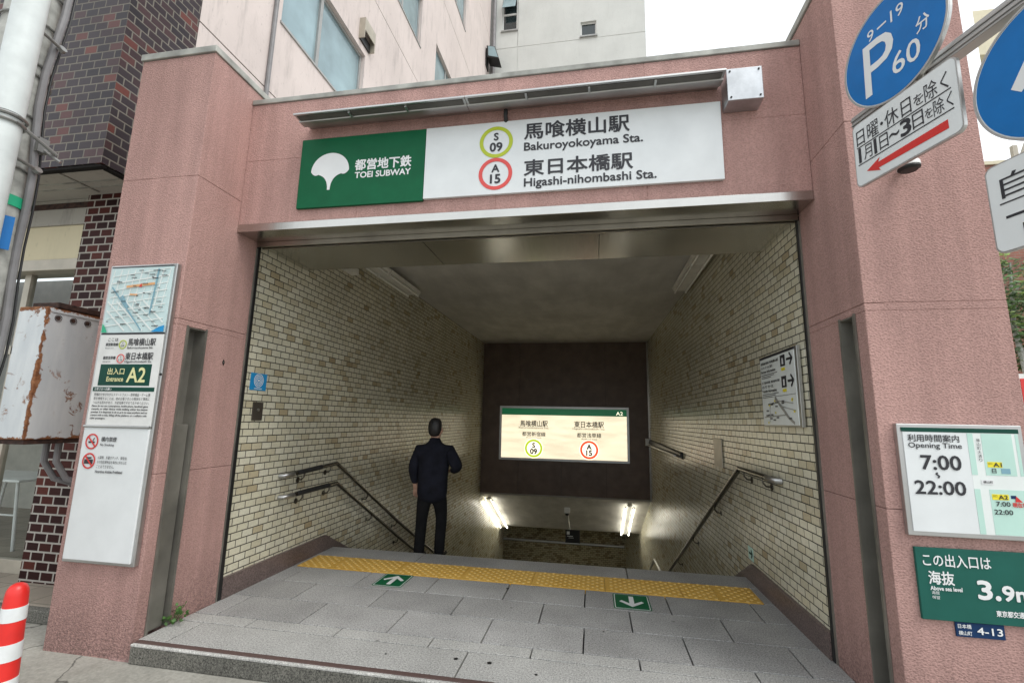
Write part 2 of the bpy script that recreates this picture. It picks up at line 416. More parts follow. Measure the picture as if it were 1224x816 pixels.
def ceiling_mat():
    m, nt, b = new_mat('stained_ceiling'); co = worldco(nt)
    n = noise(nt, co, 1.2, 6, 0.65, 0.6); n2 = noise(nt, stretch(nt, co, 1, 0.35, 1), 3.5, 4)
    c = ramp(nt, n, [(0.3, (0.54, 0.52, 0.48)), (0.68, (0.66, 0.64, 0.60))])
    c = mixc(nt, 1.0, c, ramp(nt, n2, [(0.35, 0.8), (0.65, 1.0)]), 'MULTIPLY')
    L(nt, c, b.inputs['Base Color']); b.inputs['Roughness'].default_value = 0.75
    bump(nt, b, n2, 0.15, 0.004); return m
M['ceiling'] = ceiling_mat()

def pavement_mat():
    m, nt, b = new_mat('worn_concrete_pavement'); co = worldco(nt)
    n = noise(nt, co, 1.1, 7, 0.65); f = noise(nt, co, 45, 5, 0.7); s = noise(nt, co, 6, 5, 0.65, 0.4)
    c = ramp(nt, n, [(0.3, (0.27, 0.26, 0.225)), (0.7, (0.42, 0.405, 0.36))])
    c = mixc(nt, 1.0, c, ramp(nt, f, [(0.3, 0.72), (0.68, 1.08)]), 'MULTIPLY')
    c = mixc(nt, ramp(nt, s, [(0.56, 0.0), (0.72, 0.5)]), c, (0.16, 0.15, 0.125))
    vo = N(nt, 'ShaderNodeTexVoronoi', feature='DISTANCE_TO_EDGE')
    wv = N(nt, 'ShaderNodeVectorMath', operation='ADD'); L(nt, co, wv.inputs[0])
    nn_ = N(nt, 'ShaderNodeTexNoise'); L(nt, co, nn_.inputs['Vector']); nn_.inputs['Scale'].default_value = 3; nn_.inputs['Detail'].default_value = 6
    sc = N(nt, 'ShaderNodeVectorMath', operation='SCALE'); L(nt, nn_.outputs['Color'], sc.inputs[0]); sc.inputs[3].default_value = 0.5
    L(nt, sc.outputs[0], wv.inputs[1]); L(nt, wv.outputs[0], vo.inputs['Vector']); vo.inputs['Scale'].default_value = 0.9
    cr = ramp(nt, vo.outputs['Distance'], [(0.004, 1.0), (0.010, 0.0)])
    c = mixc(nt, mathn(nt, 'MULTIPLY', cr, 0.75), c, (0.045, 0.04, 0.035))
    L(nt, c, b.inputs['Base Color']); b.inputs['Roughness'].default_value = 0.85
    bump(nt, b, mathn(nt, 'SUBTRACT', f, cr), 0.35, 0.006); return m
M['pavement'] = pavement_mat()

def painted_concrete(name, col, stain=0.25, vert=True):
    m, nt, b = new_mat(name); co = worldco(nt)
    n = noise(nt, co, 0.8, 6, 0.6); st = noise(nt, stretch(nt, co, 3, 3, 0.5), 2.4, 6, 0.7); pk = noise(nt, stretch(nt, co, 1, 1, 0.4), 22, 3, 0.6)
    c = ramp(nt, n, [(0.3, tuple(x * 0.9 for x in col)), (0.7, tuple(min(1, x * 1.05) for x in col))])
    c = mixc(nt, ramp(nt, st, [(0.52, 0.0), (0.75, stain)]), c, tuple(x * 0.42 for x in col))
    c = mixc(nt, ramp(nt, pk, [(0.63, 0.0), (0.72, 0.35)]), c, tuple(x * 0.4 for x in col))
    L(nt, c, b.inputs['Base Color']); b.inputs['Roughness'].default_value = 0.8
    bump(nt, b, noise(nt, co, 25, 5), 0.25, 0.01); return m
M['pink_wall'] = painted_concrete('pale_pink_paint', (0.64, 0.56, 0.53), 0.45)
M['white_wall'] = painted_concrete('off_white_paint', (0.62, 0.63, 0.60), 0.12)
M['cream_wall'] = painted_concrete('cream_paint', (0.68, 0.62, 0.46), 0.15)
M['soffit_paint'] = painted_concrete('grey_soffit_paint', (0.42, 0.40, 0.36), 0.3)
M['grey_band'] = painted_concrete('peeling_grey_band', (0.36, 0.34, 0.30), 0.6)
M['cream_band'] = painted_concrete('cream_band_paint', (0.62, 0.55, 0.38), 0.2)
M['pole'] = plain('pitted_concrete_pole', (0.42, 0.42, 0.39), 0.85, 0, 0.12, 14, 0.7, 45)
M['pole_cover'] = plain('pale_grey_tube', (0.62, 0.66, 0.65), 0.42, 0, 0.05, 7)
M['cable'] = plain('grey_conduit', (0.20, 0.195, 0.20), 0.5, 0, 0.08)

def rusty_mat():
    m, nt, b = new_mat('rusty_white_enamel'); co = objco(nt)
    n = noise(nt, co, 5.5, 8, 0.68, 0.5); n2 = noise(nt, co, 19, 6, 0.7)
    sp = N(nt, 'ShaderNodeSeparateXYZ'); L(nt, co, sp.inputs[0])
    # rust follows the vertical front edge, the top and the bottom lip of the cabinet
    def near(v, a, wd):
        d = mathn(nt, 'ABSOLUTE', mathn(nt, 'SUBTRACT', v, a)); r = N(nt, 'ShaderNodeMapRange', clamp=True)
        L(nt, d, r.inputs[0]); r.inputs[1].default_value = 0; r.inputs[2].default_value = wd; r.inputs[3].default_value = 0.36; r.inputs[4].default_value = 0; return r.outputs[0]
    corner = mathn(nt, 'MINIMUM', near(sp.outputs[1], 0.0, 0.07), near(sp.outputs[0], 0.145, 0.05))
    e = mathn(nt, 'MAXIMUM', mathn(nt, 'MAXIMUM', corner, near(sp.outputs[2], 1.075, 0.07)), near(sp.outputs[2], 0.0, 0.06))
    k = mathn(nt, 'ADD', mathn(nt, 'MULTIPLY', n, 0.75), e)
    k = mathn(nt, 'ADD', k, mathn(nt, 'MULTIPLY', n2, 0.42)); k = mathn(nt, 'SUBTRACT', k, 0.09)
    f = ramp(nt, k, [(0.70, 0.0), (0.745, 1.0)])
    n3 = noise(nt, co, 8.5, 8, 0.7, 0.8)
    chips = mathn(nt, 'MULTIPLY', ramp(nt, n3, [(0.565, 0.0), (0.60, 1.0)]), ramp(nt, noise(nt, co, 2.2, 3), [(0.46, 0.0), (0.54, 0.85)]))
    f = mathn(nt, 'MAXIMUM', f, chips)
    rust = ramp(nt, n2, [(0.3, (0.05, 0.022, 0.014)), (0.5, (0.20, 0.075, 0.028)), (0.7, (0.36, 0.17, 0.08))])
    base = ramp(nt, noise(nt, stretch(nt, co, 3, 3, 0.6), 3, 5), [(0.3, (0.50, 0.53, 0.55)), (0.7, (0.66, 0.68, 0.68))])
    L(nt, mixc(nt, f, base, rust), b.inputs['Base Color'])
    L(nt, ramp(nt, f, [(0, 0.35), (1, 0.9)]), b.inputs['Roughness'])
    bump(nt, b, mathn(nt, 'ADD', n2, mathn(nt, 'MULTIPLY', f, -0.5)), 0.4, 0.004); return m
M['rusty'] = rusty_mat()

def tactile_mat():
    m, nt, b = new_mat('yellow_tactile'); co = worldco(nt)
    n = noise(nt, co, 2.5, 5, 0.6); n2 = noise(nt, co, 70, 4, 0.6)
    c = ramp(nt, n, [(0.3, (0.70, 0.40, 0.065)), (0.7, (0.82, 0.50, 0.11))])
    c = mixc(nt, 1.0, c, ramp(nt, n2, [(0.3, 0.75), (0.7, 1.05)]), 'MULTIPLY')
    sp = N(nt, 'ShaderNodeSeparateXYZ'); L(nt, co, sp.inputs[0])
    c = mixc(nt, ramp(nt, mathn(nt, 'MULTIPLY', sp.outputs[2], 100), [(0.35, 0.0), (0.75, 0.55)]), c, (0.80, 0.62, 0.28))   # tread wear on the studs
    L(nt, c, b.inputs['Base Color']); b.inputs['Roughness'].default_value = 0.6
    bump(nt, b, n2, 0.2, 0.002); return m
M['tactile'] = tactile_mat()

M['jacket'] = plain('dark_navy_cloth', (0.010, 0.011, 0.018), 0.9, 0, 0.2, 9, 0.4, 120, spec=0.2)
M['trousers'] = plain('black_cloth', (0.008, 0.008, 0.009), 0.92, 0, 0.2, 9, 0.4, 120, spec=0.2)
M['skin'] = plain('skin', (0.50, 0.30, 0.22), 0.55, 0, 0.04, 12)
M['hair'] = plain('black_hair', (0.010, 0.009, 0.009), 0.5, 0, 0.3, 40, 0.5, 200)
M['leaf'] = plain('weed_leaf', (0.055, 0.13, 0.025), 0.6, 0, 0.3, 30)
M['ivy'] = plain('ivy_leaf', (0.06, 0.12, 0.03), 0.6, 0, 0.35, 2)
M['ivy_pale'] = plain('pale_ivy_leaf', (0.16, 0.24, 0.05), 0.6, 0, 0.3, 2)  # paler yellow-green leaf tone, given to some of the crown clumps
M['cone_red'] = plain('red_plastic', (0.68, 0.025, 0.02), 0.35, 0, 0.06, 5)
M['cone_white'] = plain('white_reflective_band', (0.72, 0.74, 0.74), 0.3, 0, 0.05, 10)
M['strap'] = plain('steel_strap', (0.30, 0.30, 0.29), 0.35, 0.7)
M['tape_green'] = plain('green_tape', (0.02, 0.42, 0.22), 0.5)
M['floor_tile'] = bricks('tan_floor_tile', 0.3, 0.3, 0.004, [(0, (0.30, 0.26, 0.21)), (1, (0.36, 0.31, 0.25))], (0.18, 0.16, 0.13), rough=0.6, off=0.0)
M['interior'] = plain('dim_interior_wall', (0.50, 0.47, 0.42), 0.8)

# ================================================================== SETTING
def structure(o): o['kind'] = 'structure'; return o
ZS = -0.12                                                         # street level (landing = 0)
g = MB()
for x0, x1, y0, y1 in ((-300, -3.20, -300, 300), (1.72, 300, -300, 300), (-3.20, 1.72, -300, 2.88), (-3.20, 1.72, 24.0, 300)):
    g.face([(x0, y0, ZS), (x1, y0, ZS), (x1, y1, ZS), (x0, y1, ZS)])
structure(g.build('pavement', M['pavement']))

# landing: separate granite slabs over a dark bed, laid in running bond
slabs = MB()
def row(y0, y1, x_first, pitch, z=0.0, xa=-3.042, xb=1.525, gap=0.010):
    x = x_first
    while x > xa: x -= pitch
    while x < xb:
        a, b = max(x, xa), min(x + pitch, xb)
        if b - a > 0.02: slabs.box(a + gap / 2, b - gap / 2, y0 + gap / 2, y1 - gap / 2, -0.05, z)
        x += pitch
row(3.385, 3.780, -2.160, 0.69)
row(3.780, 4.172, -2.501, 0.69)
row(4.172, 4.575, -2.857, 0.69)
row(4.972, 5.320, -1.893, 2.20)
slabs.box(-3.05, -2.998, 4.58, 4.967, -0.05, 0); slabs.box(1.412, 1.51, 4.58, 4.967, -0.05, 0)
structure(slabs.build('landing', M['granite'], bevel=0.003))
slabs = MB()
row(3.250, 3.385, -1.804, 0.69)
row(2.928, 3.250, -0.83, 2.0)
structure(slabs.build('entrance_step', M['granite_front'], bevel=0.003))
structure(MB().box(-3.02, 1.52, 2.885, 2.927, -0.119, 0.002).build('step_nosing', M['brown_strip'], bevel=0.004))
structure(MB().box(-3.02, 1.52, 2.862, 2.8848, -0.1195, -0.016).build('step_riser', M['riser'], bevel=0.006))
structure(MB().box(-3.02, 1.52, 2.860, 2.8845, -0.0155, 0.0005).build('step_edge', M['worn_edge'], bevel=0.005))
structure(MB().box(-3.08, 1.56, 2.93, 5.31, -0.30, -0.052).build('landing_bed', M['joint']))
st = MB()
for k in range(34):
    y = 5.322 + 0.31 * k; z = -0.155 * (k + 1)
    st.box(-3.06, 1.53, y, y + 0.33, z - 0.3, z)
structure(st.build('stairway', M['granite'], bevel=0.004))
structure(MB().box(-8, 6, 15.9, 24, -5.75, -5.5).build('passage_floor', M['granite']))
# shop forecourt to the left, one step up
structure(MB().box(-9, -3.80, 3.27, 5.3, -0.119, -0.02).build('shop_forecourt', M['floor_tile'], bevel=0.004))
structure(MB().box(-9, -3.79, 3.20, 3.2698, -0.119, -0.025).build('forecourt_kerb', M['riser'], bevel=0.008))

# ================================================================== SUBWAY ENTRANCE
ent = thing('subway_entrance', 'pink stucco subway entrance with two square piers and a wide beam over the tiled stairs', 'subway entrance', (-0.76, 3.3, 0))
PJ = [-0.13, 1.075, 2.20, 3.345, 4.435]                            # horizontal joints of the piers
def pier(side):
    if side < 0:
        xo, xi = -3.748, -3.045
        full = [(xo, 2.89), (xi, 2.89), (xi, 3.60), (xo, 3.60)]
        notch = [(xo, 2.89), (xi, 2.89), (xi, 2.985), (xi - 0.10, 2.985), (xi - 0.10, 3.150), (xi, 3.150), (xi, 3.60), (xo, 3.60)]
        y0, y1, d = 2.985, 3.150, -1
    else:
        xo, xi = 2.225, 1.525
        full = [(xi, 2.89), (xo, 2.89), (xo, 3.60), (xi, 3.60)]
        notch = [(xi, 2.89), (xo, 2.89), (xo, 3.60), (xi, 3.60), (xi, 3.155), (xi + 0.10, 3.155), (xi + 0.10, 2.998), (xi, 2.998)]
        y0, y1, d = 2.998, 3.155, 1
    b = MB(); gp = 0.0012
    for i, (za, zb) in enumerate(zip(PJ, PJ[1:])):
        lo = za + (gp if i else 0); hi = zb - (gp if i < 3 else 0)
        if zb <= 2.155: b.prism(notch, lo, hi, 'z')
        elif za < 2.155 < zb:
            b.prism(notch, lo, 2.155, 'z'); b.prism(full, 2.1552, hi, 'z')
        else: b.prism(full, lo, hi, 'z')
    p = b.build('pier', M['stucco'], ent, bevel=0.004)
    ix = 0.003
    core = MB().box(min(xo, xi) + ix, max(xo, xi) - ix - (0.1 if d < 0 else 0), 2.893, 3.59, -0.12, 4.42) if d < 0 else MB().box(xi + ix + 0.1, xo - ix, 2.893, 3.59, -0.12, 4.42)
    core.build('joint_core', M['stucco'], p)
    MB().box(min(xo, xi) - 0.014, max(xo, xi) + 0.014, 2.875, 3.72, 4.437, 4.497).build('coping', M['coping'], p, bevel=0.006)
    # steel-lined flood-board slot on the inner face
    s = MB(); t = 0.006
    xb = xi + d * 0.096
    s.box(min(xb, xb - d * t), max(xb, xb - d * t), y0 + 0.001, y1 - 0.001, -0.0, 2.15)
    for ya in (y0 + 0.001, y1 - t - 0.001):
        s.box(min(xb - d * t, xi - d * 0.012), max(xb - d * t, xi - d * 0.012), ya, ya + t, 0.0, 2.15)
    for ya in (y0 - 0.012, y1 + 0.0005):                           # edge angles standing proud of the stucco
        s.box(min(xi - d * 0.012, xi - d * 0.002), max(xi - d * 0.012, xi - d * 0.002), ya, ya + 0.0115, 0.0, 2.162)
    s.box(min(xb - d * t, xi - d * 0.012), max(xb - d * t, xi - d * 0.012), y0 + 0.008, y1 - 0.008, 2.143, 2.149)
    s.build('flood_board_slot', M['steel_v'], p)
    if d < 0:
        MB().box(xb + 0.012, xb + 0.075, y0 + 0.02, y1 - 0.02, 0.002, 1.42).build('slot_cover', M['steel_v'], p, bevel=0.003)
    return p
pier_l = pier(-1); pier_r = pier(1)

b = MB(); gp = 0.0012
XJ = [-3.043, -1.94, -0.752, 0.405, 1.523]
for xa, xb in zip(XJ, XJ[1:]):
    for za, zb in ((3.130, 3.722), (3.722, 4.278)):
        b.box(xa + (gp if xa > -3 else 0), xb - (gp if xb < 1.5 else 0), 3.345, 3.62, za + (gp if za > 3.2 else 0), zb - (gp if zb < 4 else 0))
beam = b.build('beam', M['stucco'], ent, bevel=0.003)
MB().box(-3.03, 1.51, 3.348, 3.60, 3.14, 4.27).build('joint_core', M['stucco'], beam)
MB().box(-3.043, 1.523, 3.332, 3.80, 4.280, 4.326).build('coping', M['coping'], beam, bevel=0.005)
lin = MB().prism([(3.338, 3.060), (3.338, 3.128), (3.60, 3.128), (3.60, 3.060)], -3.043, 1.523, 'x').build('lintel', M['steel'], ent, bevel=0.003)
m_ = MB()
m_.box(-3.03, 1.51, 3.575, 3.597, 3.015, 3.059); m_.box(-3.03, 1.51, 3.640, 3.66, 3.02, 3.10)
m_.build('shutter_rail', M['steel_dull'], ent, bevel=0.002)
b = MB()
for xa, xb in ((-3.05, -1.49), (-1.49, 0.055), (0.055, 1.52)):
    b.box(xa + 0.003, xb - 0.003, 3.662, 4.345, 3.045, 3.060)
b.build('soffit_panel', M['steel'], ent, bevel=0.002)
MB().box(-3.05, 1.52, 4.325, 4.345, 3.062, 3.70).build('soffit_upstand', M['steel_dull'], ent)
for x0, x1 in ((-3.075, -3.032), (1.508, 1.55)):
    f_ = MB().box(x0, x1, 3.602, 3.635, 0.0, 3.045).build('shutter_guide', M['black_steel'], ent, bevel=0.003)
    MB().box(x0 + (0.0 if x0 < 0 else 0.006), x1 - (0.006 if x0 < 0 else 0.0), 3.588, 3.6015, 0.0, 3.012).build('guide_trim', M['steel_v'], f_)

# tiled side walls of the stair shaft
b = MB().box(-3.36, -3.06, 3.637, 16.2, -5.75, 3.80)
wl = b.build('tiled_wall', M['tile'], ent)
b = MB()
for (ya, xa), (yb, xb) in zip(((3.637, 1.53), (12.66, 1.402), (16.2, 1.335)), ((12.66, 1.402), (16.2, 1.335), (17.8, 1.04))):
    b.hexa([(xa, ya, -5.75), (2.0, ya, -5.75), (2.0, yb, -5.75), (xb, yb, -5.75), (xa, ya, 3.80), (2.0, ya, 3.80), (2.0, yb, 3.80), (xb, yb, 3.80)])
wr = b.build('tiled_wall', M['tile'], ent)
for sx, wobj in ((-1, wl), (1, wr)):
    x0 = -3.059 if sx < 0 else 1.529; dx = 0.03 * (-sx)
    def xw(y): return x0 if sx < 0 else 1.529 - (y - 3.637) * 0.01419
    b = MB()
    def sect(ya, yb, za0, za1, zb0, zb1):
        A, B = xw(ya), xw(yb)
        b.hexa([(A, ya, za0), (A + dx, ya, za0), (B + dx, yb, zb0), (B, yb, zb0), (A, ya, za1), (A + dx, ya, za1), (B + dx, yb, zb1), (B, yb, zb1)])
    sect(3.640, 5.15, 0.0, 0.167, 0.0, 0.167)
    sect(5.1502, 15.5, -0.13, 0.167, -5.30, -5.01)
    b.build('skirting', M['skirting'], wobj)
MB().box(-3.36, 2.0, 4.346, 12.66, 3.63, 3.80).build('ceiling', M['ceiling'], ent)
MB().box(-3.36, 2.3, 3.625, 4.345, 3.705, 4.27).build('beam_backing', M['white_wall'], ent)
b = MB()
for xa, xb in ((-3.06, -2.03), (-2.03, -0.87), (-0.87, 0.29), (0.29, 1.402)):
    b.box(xa + 0.003, xb - 0.003, 12.66, 12.69, -0.42, 3.63)
fas = b.build('fascia', M['fascia'], ent)
MB().box(-3.06, 1.402, 12.655, 12.80, -0.455, -0.421).build('fascia_trim', M['steel_dull'], fas)
MB().box(-3.06, 1.402, 12.691, 12.80, -0.42, 3.63).build('fascia_backing', M['black_steel'], fas)
MB().box(1.368, 1.402, 12.60, 12.654, -0.455, 3.63).build('corner_trim', M['steel_dull'], fas)
b = MB().prism([(12.80, -0.47), (15.60, -1.875), (24.0, -1.875), (24.0, -1.6), (15.66, -1.6), (12.80, -0.17)], -3.0599, 1.45, 'x')
b.build('sloping_ceiling', M['ceiling'], ent)
MB().box(-8, -3.36, 16.0, 24.0, -1.875, -1.6).build('passage_ceiling', M['ceiling'], ent)
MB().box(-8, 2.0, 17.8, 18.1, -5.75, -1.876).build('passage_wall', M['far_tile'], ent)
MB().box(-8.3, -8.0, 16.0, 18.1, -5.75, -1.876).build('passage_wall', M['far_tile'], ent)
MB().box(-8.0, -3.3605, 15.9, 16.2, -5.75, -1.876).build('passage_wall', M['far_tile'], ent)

# ================================================================== SIGN OVER THE ENTRANCE
sg = thing('station_sign', 'long green and white station name board on the pink beam', 'station sign', (-0.77, 3.345, 3.24))
YS = 3.318
gp_ = MB().box(-2.482, -1.352, YS, 3.344, 3.232, 3.866).build('green_panel', M['green_sign'], sg, bevel=0.002)
wp = MB().box(-1.349, 0.943, YS, 3.344, 3.246, 3.868).build('white_panel', M['white_sign'], sg, bevel=0.002)
yt = YS - 0.003
pts = []
cx = -2.195
for k in range(25):                                               # fan-shaped leaf emblem
    a = math.pi * k / 24
    pts.append((cx + 0.175 * math.cos(a), 3.555 + 0.165 * math.sin(a)))
def curve(p0, p1, p2, n=8): return [((1 - t) ** 2 * p0[0] + 2 * t * (1 - t) * p1[0] + t * t * p2[0], (1 - t) ** 2 * p0[1] + 2 * t * (1 - t) * p1[1] + t * t * p2[1]) for t in [i / n for i in range(1, n + 1)]]
pts += curve((cx - 0.175, 3.555), (cx - 0.145, 3.505), (cx - 0.105, 3.525), 6)
pts += curve((cx - 0.105, 3.525), (cx - 0.012, 3.50), (cx - 0.012, 3.382), 8)
pts += [(cx + 0.012, 3.382)]
pts += curve((cx + 0.012, 3.382), (cx + 0.012, 3.50), (cx + 0.105, 3.525), 8)
pts += curve((cx + 0.105, 3.525), (cx + 0.145, 3.505), (cx + 0.175, 3.555), 6)[:-1]
MB().prism(pts, yt, yt + 0.001, 'y').build('leaf_emblem', M['white_ink'], sg)
text(sg, '都営地下鉄', -1.965, -1.467, 3.540, 3.638, yt, M['white_ink'], 0.028)
text(sg, 'TOEI SUBWAY', -1.96, -1.468, 3.470, 3.522, yt, M['white_ink'], 0.03)
text(sg, '馬喰横山駅', -0.527, 0.282, 3.690, 3.830, yt, M['ink'], 0.022)
text(sg, 'Bakuroyokoyama Sta.', -0.527, 0.378, 3.572, 3.662, yt, M['ink'], 0.022)
text(sg, '東日本橋駅', -0.525, 0.300, 3.380, 3.512, yt, M['ink'], 0.022)
text(sg, 'Higashi-nihombashi Sta.', -0.523, 0.468, 3.268, 3.358, yt, M['ink'], 0.022)
for cz, mt, a, bb in ((3.690, 'lime', 'S', '09'), (3.416, 'rose_ring', 'A', '15')):
    MB().ring(-0.755, yt, cz, 0.136, 0.106, 0.001).build('line_ring', M[mt], sg)
    text(sg, a, -0.782, -0.728, cz + 0.016, cz + 0.078, yt, M['ink'], 0.03, keep=True)
    text(sg, bb, -0.826, -0.684, cz - 0.080, cz - 0.006, yt, M['ink'], 0.03, keep=True)
MB().tube([(-0.68, 3.33, 3.868), (-0.68, 3.30, 3.90), (-0.68, 3.30, 3.955)], 0.017, 12).build('cable_conduit', M['black'], sg, smooth=True)

lt = thing('sign_lamp', 'long shallow aluminium trough lamp mounted above the station name board', 'sign lamp', (-0.75, 3.345, 3.94))
for xa, xb in ((-2.435, -0.972), (-0.968, 0.935)):
    h = MB().prism([(3.098, 3.950), (3.100, 3.966), (3.24, 3.995), (3.345, 4.00), (3.345, 3.985), (3.262, 3.975), (3.262, 3.946), (3.185, 3.940), (3.180, 3.952), (3.120, 3.955), (3.115, 3.949)], xa, xb, 'x')
    h = h.build('housing', M['alu'], lt, bevel=0.002)
    MB().box(xa + 0.02, xb - 0.02, 3.121, 3.179, 3.9475, 3.953).build('louvre', M['dark_grille'], h)
    n_ = 3 if xa < -2 else 4
    for k in range(1, n_):
        xx = xa + (xb - xa) * k / n_
        MB().box(xx - 0.008, xx + 0.008, 3.12, 3.186, 3.936, 3.947).build('clip', M['alu'], h)

jb = thing('junction_box', 'square galvanised steel junction box at the right end of the trough lamp', 'junction box', (1.083, 3.345, 3.78))
bx = MB().box(0.962, 1.203, 3.20, 3.3445, 3.782, 4.035).build('box', M['galv'], jb, bevel=0.004)
for xx in (0.985, 1.18):
    for zz in (3.806, 4.012): MB().disc(xx, 3.195, zz, 0.007, 0.006, 10).build('screw', M['black_steel'], jb)

# ================================================================== GUIDE BOARD ON THE LEFT PIER
gb = thing('guide_board', 'tall white station guide board with a street map on the left pier', 'guide board', (-3.37, 2.889, 0.47))
MB().box(-3.668, -3.072, 2.85, 2.889, 0.470, 2.612).build('cabinet', M['alu'], gb, bevel=0.006)
yb = 2.846
mp = MB().box(-3.648, -3.098, yb, 2.8505, 2.085, 2.590).build('map_panel', M['map_blue'], gb)
MB().box(-3.648, -3.098, yb, 2.8505, 1.405, 2.070).build('info_panel', M['white_paint'], gb)
MB().box(-3.648, -3.094, 2.838, 2.8505, 0.492, 1.388).build('lower_panel', M['white_sign'], gb, bevel=0.003)
MB().tube([(-3.652, 2.838, 1.398), (-3.092, 2.838, 1.398)], 0.010, 8).build('joint_bar', M['alu'], gb, smooth=True)
MB().box(-3.648, -3.098, yb - 0.002, 2.8495, 2.072, 2.083).build('map_edge', M['ink'], gb)
MB().box(-3.648, -3.098, yb - 0.002, 2.8495, 2.590, 2.598).build('map_edge', M['ink'], gb)
rnd = random.Random(3)
X0, X1, Z0, Z1 = -3.646, -3.100, 2.087, 2.588
def clipseg(b, xa, za, xb, zb, wd, y):
    n = 24; run = None
    for i in range(n + 1):
        t = i / n; x, z = xa + (xb - xa) * t, za + (zb - za) * t
        ok = X0 + wd / 2 < x < X1 - wd / 2 and Z0 + wd / 2 < z < Z1 - wd / 2
        if ok and run is None: run = (x, z)
        if (not ok or i == n) and run is not None:
            if abs(x - run[0]) + abs(z - run[1]) > 0.02: b.seg(run[0], run[1], *(px, pz), wd, y)
            run = None
        px, pz = x, z
yy = yb - 0.001
def tick():
    global yy
    yy -= 0.0002; return yy
b = MB()
for k in range(9):
    x = X0 + 0.03 + k * 0.063; clipseg(b, x, Z1, x - 0.05, Z0 + 0.16, rnd.uniform(0.005, 0.011), tick())
for k in range(8):
    z = Z1 - 0.04 - k * 0.055; clipseg(b, X0, z - 0.03, X1, z + 0.03, rnd.uniform(0.004, 0.010), tick())
for k in range(6):
    x = X0 + 0.05 + k * 0.08; clipseg(b, x - 0.12, Z0 + 0.24, x + 0.22, Z0 - 0.05, rnd.uniform(0.006, 0.012), tick())
b.build('map_street', M['map_road'], mp)
b = MB()
clipseg(b, X0 + 0.03, Z1 - 0.15, X0 + 0.36, Z0, 0.011, tick()); clipseg(b, X0 + 0.43, Z1, X0 + 0.40, Z0 + 0.12, 0.013, tick())
clipseg(b, X0 + 0.13, Z1 - 0.22, X0 + 0.20, Z1 - 0.32, 0.024, tick())
b.build('map_avenue', M['map_line'], mp)
b = MB(); clipseg(b, X0 + 0.16, Z1 - 0.15, X0 + 0.42, Z1 - 0.13, 0.018, tick()); clipseg(b, X0 + 0.20, Z1 - 0.21, X0 + 0.27, Z1 - 0.215, 0.012, tick())
b.build('map_passage', M['map_orange'], mp)
b = MB(); tick()
b.prism([(X0 + 0.27, Z1 - 0.155), (X0 + 0.30, Z1 - 0.155), (X0 + 0.292, Z1 - 0.125)], yy, yy + 0.0002, 'y'); b.build('position_marker', M['red_ink'], mp)
b = MB(); tick(); b.prism([(X0, Z0), (X0 + 0.05, Z0), (X0 + 0.025, Z0 + 0.04), (X0, Z0 + 0.07)], yy, yy + 0.0002, 'y'); b.build('map_park', M['tape_green'], mp)
b = MB(); tick(); b.prism([(X1 - 0.11, Z0), (X1, Z0), (X1, Z0 + 0.05), (X1 - 0.05, Z0 + 0.035)], yy, yy + 0.0002, 'y'); b.build('map_river', M['sticker_blue'], mp)
b = MB()
for k in range(42):
    x, z = rnd.uniform(X0 + 0.03, X1 - 0.06), rnd.uniform(Z0 + 0.03, Z1 - 0.03); tick()
    for j in range(rnd.randint(2, 5)): b.prism([(x + j * 0.010, z), (x + j * 0.010 + 0.007, z), (x + j * 0.010 + 0.007, z + 0.008), (x + j * 0.010, z + 0.008)], yy, yy + 0.0001, 'y')
b.build('map_place_marks', M['ink'], mp)
ti = yb - 0.003
text(gb, 'ここは', -3.575, -3.485, 2.020, 2.045, ti, M['ink'], 0.01)
text(gb, '都営新宿線', -3.590, -3.480, 1.985, 2.008, ti, M['ink'], 0.02)
text(gb, 'Shinjuku Line', -3.590, -3.515, 1.962, 1.974, ti, M['ink'])
text(gb, '都営浅草線', -3.595, -3.485, 1.885, 1.908, ti, M['ink'], 0.02)
text(gb, 'Asakusa Line', -3.595, -3.525, 1.863, 1.874, ti, M['ink'])
text(gb, '馬喰横山駅', -3.395, -3.155, 1.985, 2.040, ti, M['ink'], 0.012)
text(gb, 'Bakuroyokoyama Sta.', -3.395, -3.17, 1.958, 1.978, ti, M['ink'], 0.012)
text(gb, '東日本橋駅', -3.400, -3.16, 1.880, 1.935, ti, M['ink'], 0.012)
text(gb, 'Higashi-nihombashi Sta.', -3.400, -3.165, 1.855, 1.875, ti, M['ink'], 0.012)
for cz, mt, a, q in ((1.995, 'lime', 'S', '09'), (1.890, 'rose_ring', 'A', '15')):
    MB().ring(-3.440, ti, cz, 0.034, 0.027, 0.001, 28).build('line_ring', M[mt], gb)
    text(gb, a, -3.445, -3.435, cz + 0.004, cz + 0.016, ti, M['ink']); text(gb, q, -3.455, -3.425, cz - 0.018, cz - 0.002, ti, M['ink'])
MB().box(-3.605, -3.160, yb - 0.002, 2.8495, 1.692, 1.848).build('entrance_plate', M['dark_green'], gb, bevel=0.0)
te = yb - 0.005
text(gb, '出入口', -3.530, -3.385, 1.772, 1.820, te, M['cream_ink'], 0.02)
text(gb, 'Entrance', -3.530, -3.385, 1.722, 1.756, te, M['cream_ink'], 0.025)
text(gb, 'A2', -3.355, -3.200, 1.718, 1.822, te, M['cream_ink'], 0.02)
MB().box(-3.640, -3.110, yb - 0.002, 2.8495, 1.650, 1.680).build('notice_band', M['dark_green'], gb)
text(gb, 'お客さまへお願い', -3.620, -3.47, 1.657, 1.674, te, M['white_ink'], 0.02)
for i, (a, bcol) in enumerate((('駅構内で歩きながらスマートフォン・携帯電話・ゲーム機', 0), ('等を使用することは、他のお客さまとの衝突など事故に', 0), ('つながる恐れがあり、大変危険ですのでおやめください。', 0))):
    text(gb, a, -3.618, -3.135, 1.615 - i * 0.029, 1.637 - i * 0.029, ti, M['ink'])
